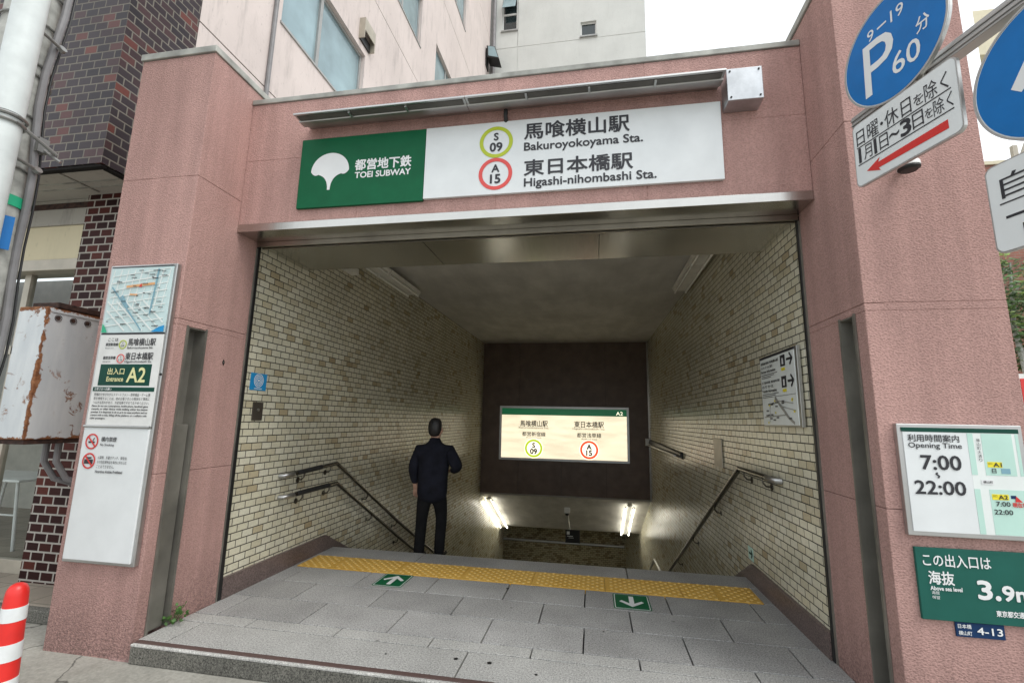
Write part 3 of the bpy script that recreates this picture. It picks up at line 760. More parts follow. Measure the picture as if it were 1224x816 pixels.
for i, a in enumerate(('Please do not use a smartphone, mobile phone, handheld game', 'console, or other device while walking within the station', 'premises. It is dangerous to do so as it can cause accidents such as', 'contact with a train, falling off the platform, or a collision with', 'other passengers.')):
    text(gb, a, -3.622, -3.140 if i < 4 else -3.49, 1.533 - i * 0.022, 1.550 - i * 0.022, ti, M['ink'], 0.02)
tl = 2.834
for cz in (1.290, 1.155):
    MB().ring(-3.560, tl, cz, 0.055, 0.045, 0.001, 32).build('ban_ring', M['red_ink'], gb)
MB().seg(-3.588, 1.285, -3.535, 1.285, 0.012, tl).seg(-3.553, 1.294, -3.540, 1.315, 0.006, tl - 0.0006).build('cigarette_pictogram', M['ink'], gb)
MB().seg(-3.597, 1.150, -3.525, 1.150, 0.030, tl).seg(-3.578, 1.176, -3.540, 1.176, 0.012, tl - 0.0006).build('package_pictogram', M['ink'], gb)
b = MB()
for cz in (1.290, 1.155): b.seg(-3.597, cz + 0.037, -3.523, cz - 0.037, 0.010, tl - 0.0015)
b.build('ban_bar', M['red_ink'], gb)
text(gb, '構内禁煙', -3.480, -3.350, 1.292, 1.325, tl, M['ink'], 0.01)
text(gb, 'No Smoking', -3.483, -3.365, 1.257, 1.278, tl, M['ink'], 0.01)
for i, a in enumerate(('火薬類、多量のマッチ、揮発油、', 'その他危険物品を車内に持ち込む', 'ことはできません。')):
    text(gb, a, -3.487, -3.235 if i < 2 else -3.335, 1.170 - i * 0.031, 1.192 - i * 0.031, tl, M['ink'])
text(gb, 'Hazardous Articles Prohibited', -3.490, -3.262, 1.075, 1.094, tl, M['ink'], 0.012)
MB().disc(-3.079, 2.846, 1.775, 0.010, 0.005, 14).build('lock', M['black_steel'], gb)

# ================================================================== BOARDS ON THE RIGHT PIER
ob = thing('opening_time_board', 'framed opening time board with a small mint green map on the right pier', 'notice board', (1.885, 2.889, 0.955))
MB().box(1.598, 2.172, 2.858, 2.889, 0.955, 1.525).build('cabinet', M['alu'], ob, bevel=0.004)
yo = 2.854
MB().box(1.622, 1.918, yo, 2.8585, 0.978, 1.482).build('time_panel', M['white_sign'], ob)
mp2 = MB().box(1.9185, 2.148, yo, 2.8585, 0.978, 1.482).build('map_panel', M['map_road'], ob)
MB().box(1.618, 2.152, yo - 0.001, 2.858, 1.483, 1.505).build('top_band', M['dark_green'], ob)
to = yo - 0.003
text(ob, '利用時間案内', 1.642, 1.880, 1.432, 1.470, to, M['ink'], 0.012)
text(ob, 'Opening Time', 1.642, 1.888, 1.392, 1.427, to, M['ink'], 0.012)
text(ob, '7:00', 1.692, 1.874, 1.290, 1.362, to, M['ink'], 0.02)
MB().seg(1.762, 1.275, 1.754, 1.267, 0.007, to).seg(1.754, 1.268, 1.769, 1.257, 0.007, to - 0.0006).seg(1.769, 1.258, 1.761, 1.248, 0.007, to - 0.0012).build('lettering', M['ink'], ob)
text(ob, '22:00', 1.650, 1.880, 1.165, 1.232, to, M['ink'], 0.02)
b = MB()
for r_ in ((1.919, 1.945, 1.270, 1.480), (1.982, 2.118, 1.270, 1.480), (2.133, 2.147, 1.270, 1.480), (1.919, 1.945, 0.980, 1.200), (1.985, 2.147, 0.980, 1.200)):
    b.box(r_[0], r_[1], yo - 0.001, yo - 0.0002, r_[2], r_[3])
b.build('map_block', M['mint'], mp2)
def tagbox(x0, x1, z0, z1, m, name='map_tag'): return MB().box(x0, x1, yo - 0.002, yo - 0.0012, z0, z1).build(name, m, mp2)
tagbox(1.993, 2.058, 1.310, 1.338, M['yellow_tag']); tagbox(1.993, 2.066, 1.150, 1.178, M['yellow_tag'])
tagbox(2.050, 2.090, 1.280, 1.306, M['map_line'])
tagbox(1.955, 2.010, 1.224, 1.248, M['white_ink'])
tagbox(2.075, 2.098, 1.158, 1.174, M['navy'])
t2 = yo - 0.004
text(mp2, 'A1', 2.018, 2.054, 1.314, 1.334, t2, M['ink'], 0.02); text(mp2, 'A2', 2.020, 2.060, 1.154, 1.174, t2, M['ink'], 0.02)
text(mp2, '出口', 1.996, 2.013, 1.324, 1.335, t2, M['ink']); text(mp2, '出口', 1.996, 2.014, 1.164, 1.175, t2, M['ink'])
text(mp2, '日', 2.008, 2.026, 1.282, 1.304, t2, M['ink'], 0.02)
text(mp2, '横山町', 1.962, 2.004, 1.230, 1.243, t2, M['ink'], 0.01)
text(mp2, '7:00', 2.005, 2.066, 1.120, 1.142, t2, M['ink'], 0.015); text(mp2, '22:00', 1.992, 2.072, 1.080, 1.103, t2, M['ink'], 0.015)
text(mp2, '現在地', 2.076, 2.140, 1.118, 1.140, t2, M['red_ink'], 0.03)
MB().prism([(2.090, 1.143), (2.122, 1.143), (2.096, 1.172)], t2, t2 + 0.0005, 'y').build('position_marker', M['red_ink'], mp2)
for i, ch in enumerate('横山町大通り'): text(mp2, ch, 1.957, 1.972, 1.437 - i * 0.020, 1.454 - i * 0.020, t2, M['ink'])

ev = thing('elevation_sign', 'dark green elevation sign giving the height above sea level on the right pier', 'sign', (1.88, 2.889, 0.552))
MB().box(1.626, 2.140, 2.872, 2.889, 0.552, 0.896).build('plate', M['sea_green'], ev, bevel=0.002)
te = 2.869
text(ev, 'この出入口は', 1.655, 1.955, 0.808, 0.868, te, M['white_ink'], 0.012)
text(ev, '海抜', 1.672, 1.785, 0.722, 0.785, te, M['white_ink'], 0.02)
text(ev, 'Above sea level', 1.675, 1.815, 0.694, 0.713, te, M['white_ink'], 0.03)
text(ev, '海拔', 1.678, 1.713, 0.674, 0.690, te, M['white_ink']); text(ev, '해발', 1.678, 1.713, 0.652, 0.668, te, M['white_ink'])
text(ev, '3', 1.885, 1.942, 0.668, 0.752, te, M['white_ink'], 0.035)
text(ev, '.', 1.960, 1.976, 0.668, 0.684, te, M['white_ink'], 0.035)
text(ev, '9m', 1.990, 2.120, 0.668, 0.735, te, M['white_ink'], 0.035)
text(ev, '東京都交通局', 1.950, 2.090, 0.592, 0.620, te, M['white_ink'], 0.025)
ap = thing('address_plate', 'small navy street number plate below the green elevation sign', 'address plate', (1.875, 2.889, 0.482))
MB().box(1.772, 1.982, 2.880, 2.889, 0.482, 0.549).build('plate', M['navy'], ap, bevel=0.001)
ta = 2.877
text(ap, '日本橋', 1.780, 1.838, 0.522, 0.542, ta, M['white_ink'], 0.01); text(ap, '横山町', 1.780, 1.838, 0.491, 0.511, ta, M['white_ink'], 0.01)
text(ap, '4-13', 1.862, 1.970, 0.500, 0.532, ta, M['white_ink'], 0.02)

lp = thing('dome_lamp', 'small round downlight on the right pier below the parking plate', 'lamp', (1.795, 2.889, 2.97))
MB().lathe([(0.0, 0.055), (0.035, 0.05), (0.052, 0.025), (0.054, 0.0)], (1.79, 2.81, 2.975), 24).build('cover', M['white_paint'], lp, smooth=True)
MB().lathe([(0.052, 0.004), (0.054, -0.004), (0.040, -0.016), (0.0, -0.019)], (1.79, 2.81, 2.970), 24).build('dish', M['black_steel'], lp, smooth=True)
MB().box(1.775, 1.805, 2.84, 2.8895, 2.985, 3.01).build('bracket', M['white_paint'], lp)

# ================================================================== FLOOR MARKINGS
tp = thing('tactile_strip', 'yellow tactile paving strip with raised studs at the head of the stairs', 'tactile paving', (-0.8, 4.78, 0))
b = MB(); xs = [-2.994, -2.640, -1.960, -1.280, -0.600, 0.080, 0.756, 1.057, 1.408]
for xa, xb in zip(xs, xs[1:]): b.box(xa + 0.002, xb - 0.002, 4.585, 4.966, -0.04, 0.003)
ny = 9
for j in range(ny):
    y = 4.603 + 0.345 * j / 8
    x = -2.994 + 0.030 + (0.0425 if j % 2 else 0)
    while x < 1.385:
        if min(abs(x - q) for q in xs) > 0.019: b.lathe([(0.018, 0.003), (0.012, 0.008), (0.0, 0.0083)], (x, y, 0), 8)
        x += 0.085
b.build('studded_plate', M['tactile'], tp, smooth=True)

def arrow_sticker(x0, x1, y0, y1, up, label):
    cx, cy = (x0 + x1) / 2, (y0 + y1) / 2
    t = thing('floor_sticker', label, 'floor sticker', (cx, cy, 0), group='green arrow stickers on the landing')
    def rr(hx, hy, r, z0, z1, b):
        pts = []
        for sx, sy, a0 in ((1, 1, 0), (-1, 1, 90), (-1, -1, 180), (1, -1, 270)):
            for k in range(5):
                a = math.radians(a0 + k * 22.5); pts.append((cx + sx * (hx - r) + r * math.cos(a), cy + sy * (hy - r) + r * math.sin(a)))
        return b.prism(pts, z0, z1, 'z')
    hx, hy = (x1 - x0) / 2, (y1 - y0) / 2
    rr(hx, hy, 0.02, 0.0005, 0.0015, MB()).build('backing', M['green_sign'], t)
    rr(hx - 0.010, hy - 0.010, 0.018, 0.0015, 0.0020, MB()).build('border', M['white_ink'], t)
    rr(hx - 0.016, hy - 0.016, 0.016, 0.0020, 0.0026, MB()).build('panel', M['green_sign'], t)
    s = 1 if up else -1
    P = [(-0.020, -0.115), (0.020, -0.115), (0.020, 0.045), (0.082, -0.015), (0.102, 0.010), (0.0, 0.118), (-0.102, 0.010), (-0.082, -0.015), (-0.020, 0.045)]
    MB().prism([(cx + px, cy + s * py) for px, py in P], 0.0026, 0.0032, 'z').build('arrow', M['white_ink'], t)
arrow_sticker(-2.016, -1.732, 4.240, 4.572, True, 'green floor sticker with white arrow pointing down into the stairs')
arrow_sticker(0.142, 0.447, 4.205, 4.545, False, 'green floor sticker with white arrow pointing out towards the street')
b = MB()
for x, y, r in ((-0.882, 3.137, 0.014), (-0.663, 3.132, 0.015), (-0.36, 3.06, 0.010), (-1.34, 3.10, 0.007), (-0.79, 4.44, 0.015), (0.05, 3.74, 0.007)):
    b.lathe([(0.0, 0.0022), (r, 0.0022), (r, 0.0006)], (x, y, 0), 14)
o = b.build('floor_plug', M['black_steel'], None, loc=(-0.66, 3.2, 0)); tag(o, 'small dark plugs filling old drill holes in the granite step', 'floor plug', kind='stuff')

# ================================================================== HANDRAILS
def rail(name, label, side, pts, bracket_at, group, black_to=None, thick=0.022):
    """pts: (y,z) along the wall; side -1 left wall, +1 right wall"""
    def X(y, off=0.075): return -3.06 + off if side < 0 else 1.53 - (y - 3.637) * 0.01419 - off
    t = thing(name, label, 'handrail', (X(pts[0][0], 0), pts[0][0], pts[0][1]), group=group)
    path = [(X(y), y, z) for y, z in pts]
    MB().tube(path, thick, 12).build('rail', M['rail'], t, smooth=True)
    y0, z0 = pts[0]
    e = MB(); e.tube([(X(y0), y0 + 0.02, z0), (X(y0), y0 - 0.06, z0 - 0.004), (X(y0, 0.05), y0 - 0.10, z0 - 0.010), (X(y0, 0.004), y0 - 0.105, z0 - 0.012)], thick * 1.1, 12)
    e.build('end_return', M['alu'], t, smooth=True)
    if black_to:
        y1, z1 = pts[1]; a, c_ = black_to
        q = [(X(y0 + (y1 - y0) * f), y0 + (y1 - y0) * f, z0 + (z1 - z0) * f) for f in (a, c_)]
        MB().tube(q, thick * 1.12, 12).build('grip_sleeve', M['rubber'], t, smooth=True)
    for yb_ in bracket_at:
        for (ya, za), (yc, zc) in zip(pts, pts[1:]):
            if ya <= yb_ <= yc:
                z = za + (zc - za) * (yb_ - ya) / (yc - ya)
                k = MB(); xr = X(yb_); xw_ = X(yb_, 0.003)
                k.tube([(xr, yb_, z - thick), (xr, yb_, z - 0.055), (xr + (xw_ - xr) * 0.35, yb_, z - 0.085), (xw_, yb_, z - 0.09)], 0.008, 8)
                k.bm.verts.ensure_lookup_table()
                k.tube([(X(yb_, 0.010), yb_, z - 0.09), (xw_, yb_, z - 0.09)], 0.028, 14)
                k.build('bracket', M['rail'], t, smooth=True)
G = 'handrails along the tiled stair walls'
rail('handrail', 'upper steel handrail on the left tiled wall with a black sleeve at its end', -1, [(4.36, 0.925), (5.17, 0.962), (7.03, -0.045), (13.0, -3.10)], (4.55, 5.05, 6.0, 7.0, 8.2, 9.6), G, (0.08, 0.62))
rail('handrail', 'lower steel handrail on the left tiled wall just above the skirting', -1, [(4.38, 0.720), (5.20, 0.734), (7.24, -0.365), (13.0, -3.30)], (4.55, 5.05, 6.15, 7.1, 8.3, 9.7), G, (0.08, 0.80))
rail('handrail', 'single dark handrail on the right tiled wall', 1, [(4.40, 1.060), (5.16, 1.062), (9.55, -1.150), (13.0, -2.9)], (4.52, 5.02, 6.2, 7.5, 8.8, 10.2), G, None, 0.025)

re_ = thing('handrail', 'bright end of a lower handrail just above the landing edge by the right wall', 'handrail', (1.27, 10.15, -1.42), group=G)
MB().tube([(1.27, 10.15, -1.42), (1.27, 11.30, -1.47), (1.27, 12.9, -2.3)], 0.026, 12).build('rail', M['alu'], re_, smooth=True)
MB().tube([(1.27, 10.15, -1.42), (1.36, 10.10, -1.44), (1.43, 10.10, -1.44)], 0.024, 10).build('end_return', M['alu'], re_, smooth=True)

# ================================================================== LAMPS IN THE STAIR SHAFT
def tube_lamp(label, cat, group, O, d, nx, length, on, n_tube=2, seg_n=1, wd=0.17):
    """fluorescent batten: O start point, d direction along, nx across, facing -(d x nx)"""
    O, d, nx = Vector(O), Vector(d).normalized(), Vector(nx).normalized(); dn = d.cross(nx)
    if dn.z > 0: dn = -dn
    t = thing('tube_lamp', label, cat, O, group=group)
    W, H = wd * 0.42 if on else wd, 0.05
    L1 = length / seg_n
    for s in range(seg_n):
        a, e = O + d * (L1 * s + 0.01), O + d * (L1 * (s + 1) - 0.01)
        P = []
        for q in (a, e):
            P.append([q + nx * (-W / 2), q + nx * (W / 2), q + nx * (W / 2 - 0.02) + dn * H, q + nx * (-W / 2 + 0.02) + dn * H])
        b = MB(); b.hexa([P[0][0], P[0][1], P[1][1], P[1][0], P[0][3], P[0][2], P[1][2], P[1][3]])
        h = b.build('housing', M['fixture'], t)
        for k in (-1, 1):
            c0 = nx * (wd * 0.33 * k) + dn * (H + 0.028)
            MB().tube([a + d * 0.04 + c0, e - d * 0.04 + c0], 0.016, 12).build('tube', M['tube_on'] if on else M['tube_off'], t, smooth=True)
            sb = MB()
            for q in (a + d * 0.025, e - d * 0.025): sb.tube([q + nx * (wd * 0.33 * k) + dn * (H - 0.01), q + nx * (wd * 0.33 * k) + dn * (H + 0.045)], 0.015, 8)
            sb.build('socket', M['fixture'], t, smooth=True)
GL = 'fluorescent lamps of the stair shaft'
def xr(y): return 1.53 - (y - 3.637) * 0.01419
tube_lamp('unlit white fluorescent batten high on the left tiled wall near the entrance', 'fluorescent lamp', GL, (-2.93, 4.75, 3.56), (0, 1, 0), (1, 0, 0), 2.30, False, seg_n=2, wd=0.26)
tube_lamp('unlit white fluorescent batten under the ceiling beside the right tiled wall', 'fluorescent lamp', GL, (1.34, 4.85, 3.60), (0, 1, 0), (1, 0, 0), 2.55, False, seg_n=2, wd=0.24)
sl = Vector((0, 2.8, -1.405)).normalized()
tube_lamp('lit fluorescent batten on the sloping ceiling beside the left wall', 'fluorescent lamp', GL, Vector((-2.90, 13.02, -0.612)), sl, (1, 0, 0), 2.75, True, seg_n=2, wd=0.33)
tube_lamp('lit fluorescent batten on the sloping ceiling beside the right wall', 'fluorescent lamp', GL, Vector((0.88, 13.02, -0.612)), sl, (1, 0, 0), 2.75, True, seg_n=2, wd=0.33)

wl_ = thing('wall_trunking', 'long slim dark trunking with pale end cap on the right wall beside the lit sign', 'wall trunking', (1.45, 8.4, 0.98))
b = MB(); b.hexa([(xr(8.4) - 0.05, 8.4, 0.96), (xr(8.4), 8.4, 0.90), (xr(12.4), 12.4, 0.96), (xr(12.4) - 0.07, 12.4, 0.99), (xr(8.4) - 0.05, 8.4, 1.00), (xr(8.4), 8.4, 1.02), (xr(12.4), 12.4, 1.08), (xr(12.4) - 0.05, 12.4, 1.08)])
b.build('housing', M['black_steel'], wl_)
MB().tube([(xr(8.6) - 0.10, 8.6, 0.955), (xr(12.3) - 0.10, 12.3, 0.955)], 0.018, 10).build('rail', M['alu'], wl_, smooth=True)
MB().box(xr(12.4) - 0.14, xr(12.4) - 0.002, 12.40, 12.46, 0.93, 1.11).build('end_cap', M['white_paint'], wl_)
o = MB().box(-3.0598, -2.965, 4.75, 5.30, 3.29, 3.37).build('wall_box', M['fixture'], bevel=0.004, loc=(-3.06, 5.0, 3.29)); tag(o, 'small white cable box high on the left tiled wall below the unlit batten', 'cable box')

# ================================================================== LIT SIGN AT THE END OF THE SHAFT
ls = thing('illuminated_sign', 'glowing cream station direction sign with a green top band on the dark brown wall', 'illuminated sign', (-0.835, 12.66, 0.46))
YB = 12.60
A0, A1, B0, B1 = -2.552, 0.882, 0.460, 1.884
b = MB(); e_ = 0.058
b.box(A0, A1, YB, 12.659, B0, B0 + e_).box(A0, A1, YB, 12.659, B1 - e_, B1).box(A0, A0 + e_, YB, 12.659, B0 + e_, B1 - e_).box(A1 - e_, A1, YB, 12.659, B0 + e_, B1 - e_)
b.build('frame', M['alu'], ls)
lp_ = MB().box(A0 + e_, A1 - e_, YB + 0.012, 12.658, B0 + e_, 1.648).build('light_panel', M['light_panel'], ls)
MB().box(A0 + e_, A1 - e_, YB + 0.012, 12.658, 1.6485, B1 - e_).build('green_band', M['light_green'], ls)
yl = YB + 0.008
def fx(f): return A0 + f * (A1 - A0)
def fz(px): return B1 - (px - 60) / 500 * (B1 - B0)
text(ls, 'A2', fx(0.905), fx(0.955), fz(132), fz(100), yl, M['lit_white'])
for q0, q1, ss, rr in ((0.165, 0.382, ('馬喰横山駅', 'Bakuroyokoyama Sta.', '都営新宿線', 'Shinjuku Line', 'S', '09'), 'lit_lime'), (0.588, 0.812, ('東日本橋駅', 'Higashi-nihombashi Sta.', '都営浅草線', 'Asakusa Line', 'A', '15'), 'lit_red')):
    c_ = (q0 + q1) / 2
    text(ls, ss[0], fx(q0), fx(q1), fz(250), fz(192), yl, M['ink'], 0.016)
    text(ls, ss[1], fx(q0 - 0.012), fx(q1 + 0.01), fz(272), fz(254), yl, M['ink'], 0.012)
    text(ls, ss[2], fx(c_ - 0.092), fx(c_ + 0.092), fz(340), fz(298), yl, M['ink'], 0.016)
    text(ls, ss[3], fx(c_ - 0.06), fx(c_ + 0.06), fz(360), fz(346), yl, M['ink'], 0.01)
    zc = fz(450)
    MB().disc(fx(c_), YB + 0.010, zc, 0.255, 0.001, 40).build('ring_halo', M['lit_white'], ls)
    MB().ring(fx(c_), yl, zc, 0.235, 0.180, 0.001, 40).build('line_ring', M[rr], ls)
    text(ls, ss[4], fx(c_) - 0.04, fx(c_) + 0.04, zc + 0.015, zc + 0.14, yl, M['ink'], 0.045, keep=True)
    text(ls, ss[5], fx(c_) - 0.105, fx(c_) + 0.105, zc - 0.145, zc - 0.012, yl, M['ink'], 0.045, keep=True)

hsg = thing('hanging_sign', 'small black sign hanging from the sloping ceiling on a thin rod', 'hanging sign', (-0.64, 13.65, -0.92))
MB().tube([(-0.77, 13.65, -0.90), (-0.70, 13.65, -1.50)], 0.012, 8).build('rod', M['alu'], hsg)
MB().box(-0.86, -0.70, 13.58, 13.72, -1.02, -0.86).build('ceiling_mount', M['white_paint'], hsg, bevel=0.02)
MB().lathe([(0.0, -0.07), (0.045, -0.05), (0.06, 0.0)], (-0.78, 13.60, -1.02), 16).build('dome', M['black'], hsg, smooth=True)
MB().box(-0.83, -0.43, 13.63, 13.67, -1.80, -1.46).build('panel', M['black'], hsg, bevel=0.004)
MB().box(-0.79, -0.71, 13.625, 13.629, -1.58, -1.50).box(-0.78, -0.62, 13.625, 13.629, -1.63, -1.615).box(-0.74, -0.60, 13.625, 13.629, -1.67, -1.66).build('pictogram', M['white_ink'], hsg)
pr = thing('passage_rail', 'level steel handrail on the far mottled tile wall at the foot of the stairs', 'handrail', (-0.7, 17.8, -2.81))
MB().tube([(-3.6, 17.72, -2.79), (0.98, 17.72, -2.81)], 0.04, 10).build('rail', M['alu'], pr, smooth=True)
b = MB()
for x in (-3.0, -2.0, -1.0, 0.0, 0.9): b.tube([(x, 17.72, -2.82), (x, 17.798, -2.86)], 0.02, 8)
b.build('bracket', M['rail'], pr)

# ================================================================== SMALL THINGS ON THE SHAFT WALLS
HP = math.pi / 2
st_ = thing('wall_sticker', 'blue sticker with pale concentric arcs on the left tiled wall', 'sticker', (-3.06, 3.822, 1.724), HP)
MB().box(-0.105, 0.105, -0.004, -0.0005, 0, 0.156).build('backing', M['sticker_blue'], st_, local=True)
for r_ in (0.030, 0.046, 0.062): MB().ring(0, -0.0052, 0.090, r_, r_ - 0.007, 0.001, 30).build('arc', M['white_ink'], st_, local=True)
MB().disc(0, -0.0052, 0.090, 0.012, 0.001, 16).build('dot', M['white_ink'], st_, local=True)
MB().box(-0.05, 0.05, -0.0052, -0.0042, 0.012, 0.019).build('caption_line', M['white_ink'], st_, local=True)
sw = thing('switch_plate', 'small dark metal switch plate on the left tiled wall below the blue sticker', 'switch plate', (-3.06, 3.845, 1.452), HP)
MB().box(-0.065, 0.065, -0.012, -0.0005, 0, 0.165).build('plate', M['switch'], sw, local=True, bevel=0.003)
MB().disc(0, -0.018, 0.095, 0.014, 0.006, 14).build('key_switch', M['alu'], sw, local=True)
kb = thing('wall_bolt', 'tiny diamond-shaped bolt set in the left pier beside the slot', 'bolt', (-3.045, 3.368, 1.926), HP)
MB().prism([(-0.013, 0), (0, -0.026), (0.013, 0), (0, 0.026)], -0.004, 0.0005, 'y').build('plate', M['black_steel'], kb, local=True)
MB().disc(0, -0.008, 0.0, 0.006, 0.004, 10).build('bolt_head', M['alu'], kb, local=True)

nb = thing('transfer_notice', 'framed white transfer notice with arrows and a map on the right tiled wall', 'notice board', (1.521, 4.165, 1.50), -HP)
NX0, NX1 = -0.372, 0.375
MB().box(NX0 - 0.0, NX1 + 0.035, -0.028, -0.002, -0.01, 0.600).build('frame', M['alu'], nb, local=True, bevel=0.003)
MB().box(NX0 + 0.008, NX1 - 0.008, -0.032, -0.0275, 0.004, 0.575).build('panel', M['map_road'], nb, local=True)
MB().box(NX0 + 0.004, NX1 - 0.004, -0.034, -0.027, 0.576, 0.594).build('top_band', M['ink'], nb, local=True)
yn = -0.0345
for zb_, lines in ((0.50, ('都営新宿線 馬喰横山駅', 'エレベーターのご案内', 'Elevator Information')), (0.33, ('JR 総武線 馬喰町駅', 'のりかえ', 'Transfer Information'))):
    for i, s_ in enumerate(lines): text(nb, s_, NX0 + 0.03, NX0 + (0.44, 0.30, 0.36)[i], zb_ + 0.025 - i * 0.036, zb_ + 0.048 - i * 0.036, yn, M['ink'], 0.02, local=True)
    for k in range(3): MB().box(NX0 + 0.03, NX0 + 0.40 - 0.07 * k, yn, yn + 0.001, zb_ - 0.065 - k * 0.014, zb_ - 0.060 - k * 0.014).build('small_print', M['ink'], nb, local=True)
    MB().box(NX1 - 0.27, NX1 - 0.175, yn, yn + 0.001, zb_ - 0.03, zb_ + 0.06).build('lift_pictogram', M['ink'], nb, local=True)
    MB().box(NX1 - 0.235, NX1 - 0.21, yn - 0.001, yn, zb_ - 0.015, zb_ + 0.035).build('lift_figure', M['white_ink'], nb, local=True)
    MB().seg(NX1 - 0.15, zb_ + 0.015, NX1 - 0.04, zb_ + 0.015, 0.018, yn).seg(NX1 - 0.085, zb_ + 0.06, NX1 - 0.035, zb_ + 0.013, 0.018, yn - 0.001).seg(NX1 - 0.085, zb_ - 0.03, NX1 - 0.035, zb_ + 0.017, 0.018, yn - 0.002).build('arrow', M['ink'], nb, local=True)
    MB().box(NX1 - 0.26, NX1 - 0.185, yn, yn + 0.001, zb_ - 0.065, zb_ - 0.042).build('exit_tag', M['yellow_tag'], nb, local=True)
MB().box(NX0 + 0.02, NX1 - 0.02, yn, yn + 0.0008, 0.238, 0.241).build('divider', M['ink'], nb, local=True)
b = MB(); q_ = yn
for sx0, sz0, sx1, sz1, wd in ((-0.06, 0.23, 0.20, 0.06, 0.028), (0.20, 0.06, 0.30, 0.02, 0.022), (-0.33, 0.07, 0.18, 0.085, 0.008), (0.02, 0.20, 0.30, 0.17, 0.006), (0.06, 0.155, 0.34, 0.115, 0.006), (-0.2, 0.03, -0.17, 0.2, 0.006)):
    q_ -= 0.0004; b.seg(sx0, sz0, sx1, sz1, wd, q_, 0.0003)
b.build('map_street', M['frame_grey'], nb, local=True)
b = MB(); c2 = MB()
for k in range(16):
    x, z = rnd.uniform(NX0 + 0.03, NX1 - 0.06), rnd.uniform(0.015, 0.21)
    for j in range(3): b.box(x + j * 0.018, x + j * 0.018 + 0.013, q_ - 0.001, q_ - 0.0005, z, z + 0.012)
for k in range(7):
    x, z = rnd.uniform(NX0 + 0.03, NX1 - 0.06), rnd.uniform(0.015, 0.21); c2.box(x, x + 0.022, q_ - 0.0016, q_ - 0.0012, z, z + 0.016)
b.build('map_place_marks', M['ink'], nb, local=True); c2.build('map_exit_marks', M['yellow_tag'], nb, local=True)
o = MB().box(-0.19, 0.19, -0.012, -0.001, -0.17, 0.17).build('access_panel', M['frame_beige'], local=True, bevel=0.004)
o.location = (xr(6.18) - 0.002, 6.18, 1.16); o.rotation_euler = (0, 0, -HP); tag(o, 'plain beige access panel on the right tiled wall above the handrail', 'access panel')
gs = thing('exit_sticker', 'small pale green sticker with dark arrow low on the right tiled wall', 'sticker', (xr(5.2) - 0.001, 5.2, 0.19), -HP)
MB().box(-0.075, 0.075, -0.003, -0.0005, 0, 0.125).build('backing', M['mint'], gs, local=True)
MB().seg(-0.05, 0.062, 0.05, 0.062, 0.02, -0.0045).seg(0.02, 0.10, 0.055, 0.060, 0.02, -0.0055).seg(0.02, 0.025, 0.055, 0.064, 0.02, -0.0065).build('arrow', M['dark_green'], gs, local=True)

# ================================================================== PERSON going down the stairs, seen from behind
def skin_mesh(name, chains, m, parent, sub=2):
    """chains: lists of ((x,y,z), radius); equal points merge into one joint"""
    verts, rad, edges, key = [], [], [], {}
    for ch in chains:
        prev = None
        for p, r_ in ch:
            k = tuple(round(c, 4) for c in p)
            if k not in key: key[k] = len(verts); verts.append(p); rad.append(r_)
            i = key[k]
            if prev is not None and prev != i: edges.append((prev, i))
            prev = i
    me = bpy.data.meshes.new(name); me.from_pydata(verts, edges, [])
    o = bpy.data.objects.new(name, me); C.objects.link(o)
    o.modifiers.new('skin', 'SKIN').use_smooth_shade = True
    sv = me.skin_vertices[0].data
    for i, r_ in enumerate(rad): sv[i].radius = r_ if isinstance(r_, tuple) else (r_, r_)
    sv[0].use_root = True
    if sub:
        s_ = o.modifiers.new('sub', 'SUBSURF'); s_.levels = sub; s_.render_levels = sub
    bpy.context.view_layer.update()
    m2 = bpy.data.meshes.new_from_object(o.evaluated_get(bpy.context.evaluated_depsgraph_get()))
    bpy.data.objects.remove(o)
    for p in m2.polygons: p.use_smooth = True
    m2.materials.clear(); m2.materials.append(m); m2.name = name
    q = bpy.data.objects.new(name, m2); C.objects.link(q); q.parent = parent
    return q
pe = thing('person', 'person in dark jacket and trousers walking down the stairs by the left wall', 'person', (-1.955, 5.62, -0.155))
pe.scale = (1.0, 1.0, 0.955)
hip, chest, neck = (0, 0, 0.90), (0, 0.02, 1.24), (0, 0.02, 1.42)
kneeL, ankL, toeL = (-0.105, -0.03, 0.50), (-0.115, -0.05, 0.09), (-0.125, 0.10, 0.05)
kneeR, ankR, toeR = (0.10, 0.10, 0.49), (0.10, 0.06, 0.09), (0.11, 0.20, 0.05)
shL, elL, wrL = (-0.185, 0.02, 1.325), (-0.255, -0.02, 1.10), (-0.24, 0.06, 0.86)
shR, elR, wrR = (0.185, 0.02, 1.325), (0.315, 0.00, 1.12), (0.17, 0.20, 1.06)
def hand(w_, d, side):
    w_, d = Vector(w_), Vector(d).normalized(); s_ = Vector((side, 0, 0)) - d * d.dot(Vector((side, 0, 0))); s_.normalize(); n_ = d.cross(s_)
    palm = w_ + d * 0.055; ch = [[(tuple(w_), 0.026), (tuple(palm), (0.036, 0.018))]]
    for i, ln in enumerate((0.070, 0.078, 0.072, 0.056)):
        r0 = palm + s_ * (0.027 - 0.018 * i) + d * 0.02
        ch.append([(tuple(palm), (0.036, 0.018)), (tuple(r0), 0.0095), (tuple(r0 + d * ln * 0.55 - n_ * 0.008), 0.0085), (tuple(r0 + d * ln * 0.9 - n_ * 0.026), 0.0072)])
    th = w_ + d * 0.02 + s_ * 0.03
    ch.append([(tuple(w_), 0.026), (tuple(th), 0.012), (tuple(th + s_ * 0.022 + d * 0.032), 0.010), (tuple(th + s_ * 0.026 + d * 0.055 - n_ * 0.01), 0.008)])
    return ch
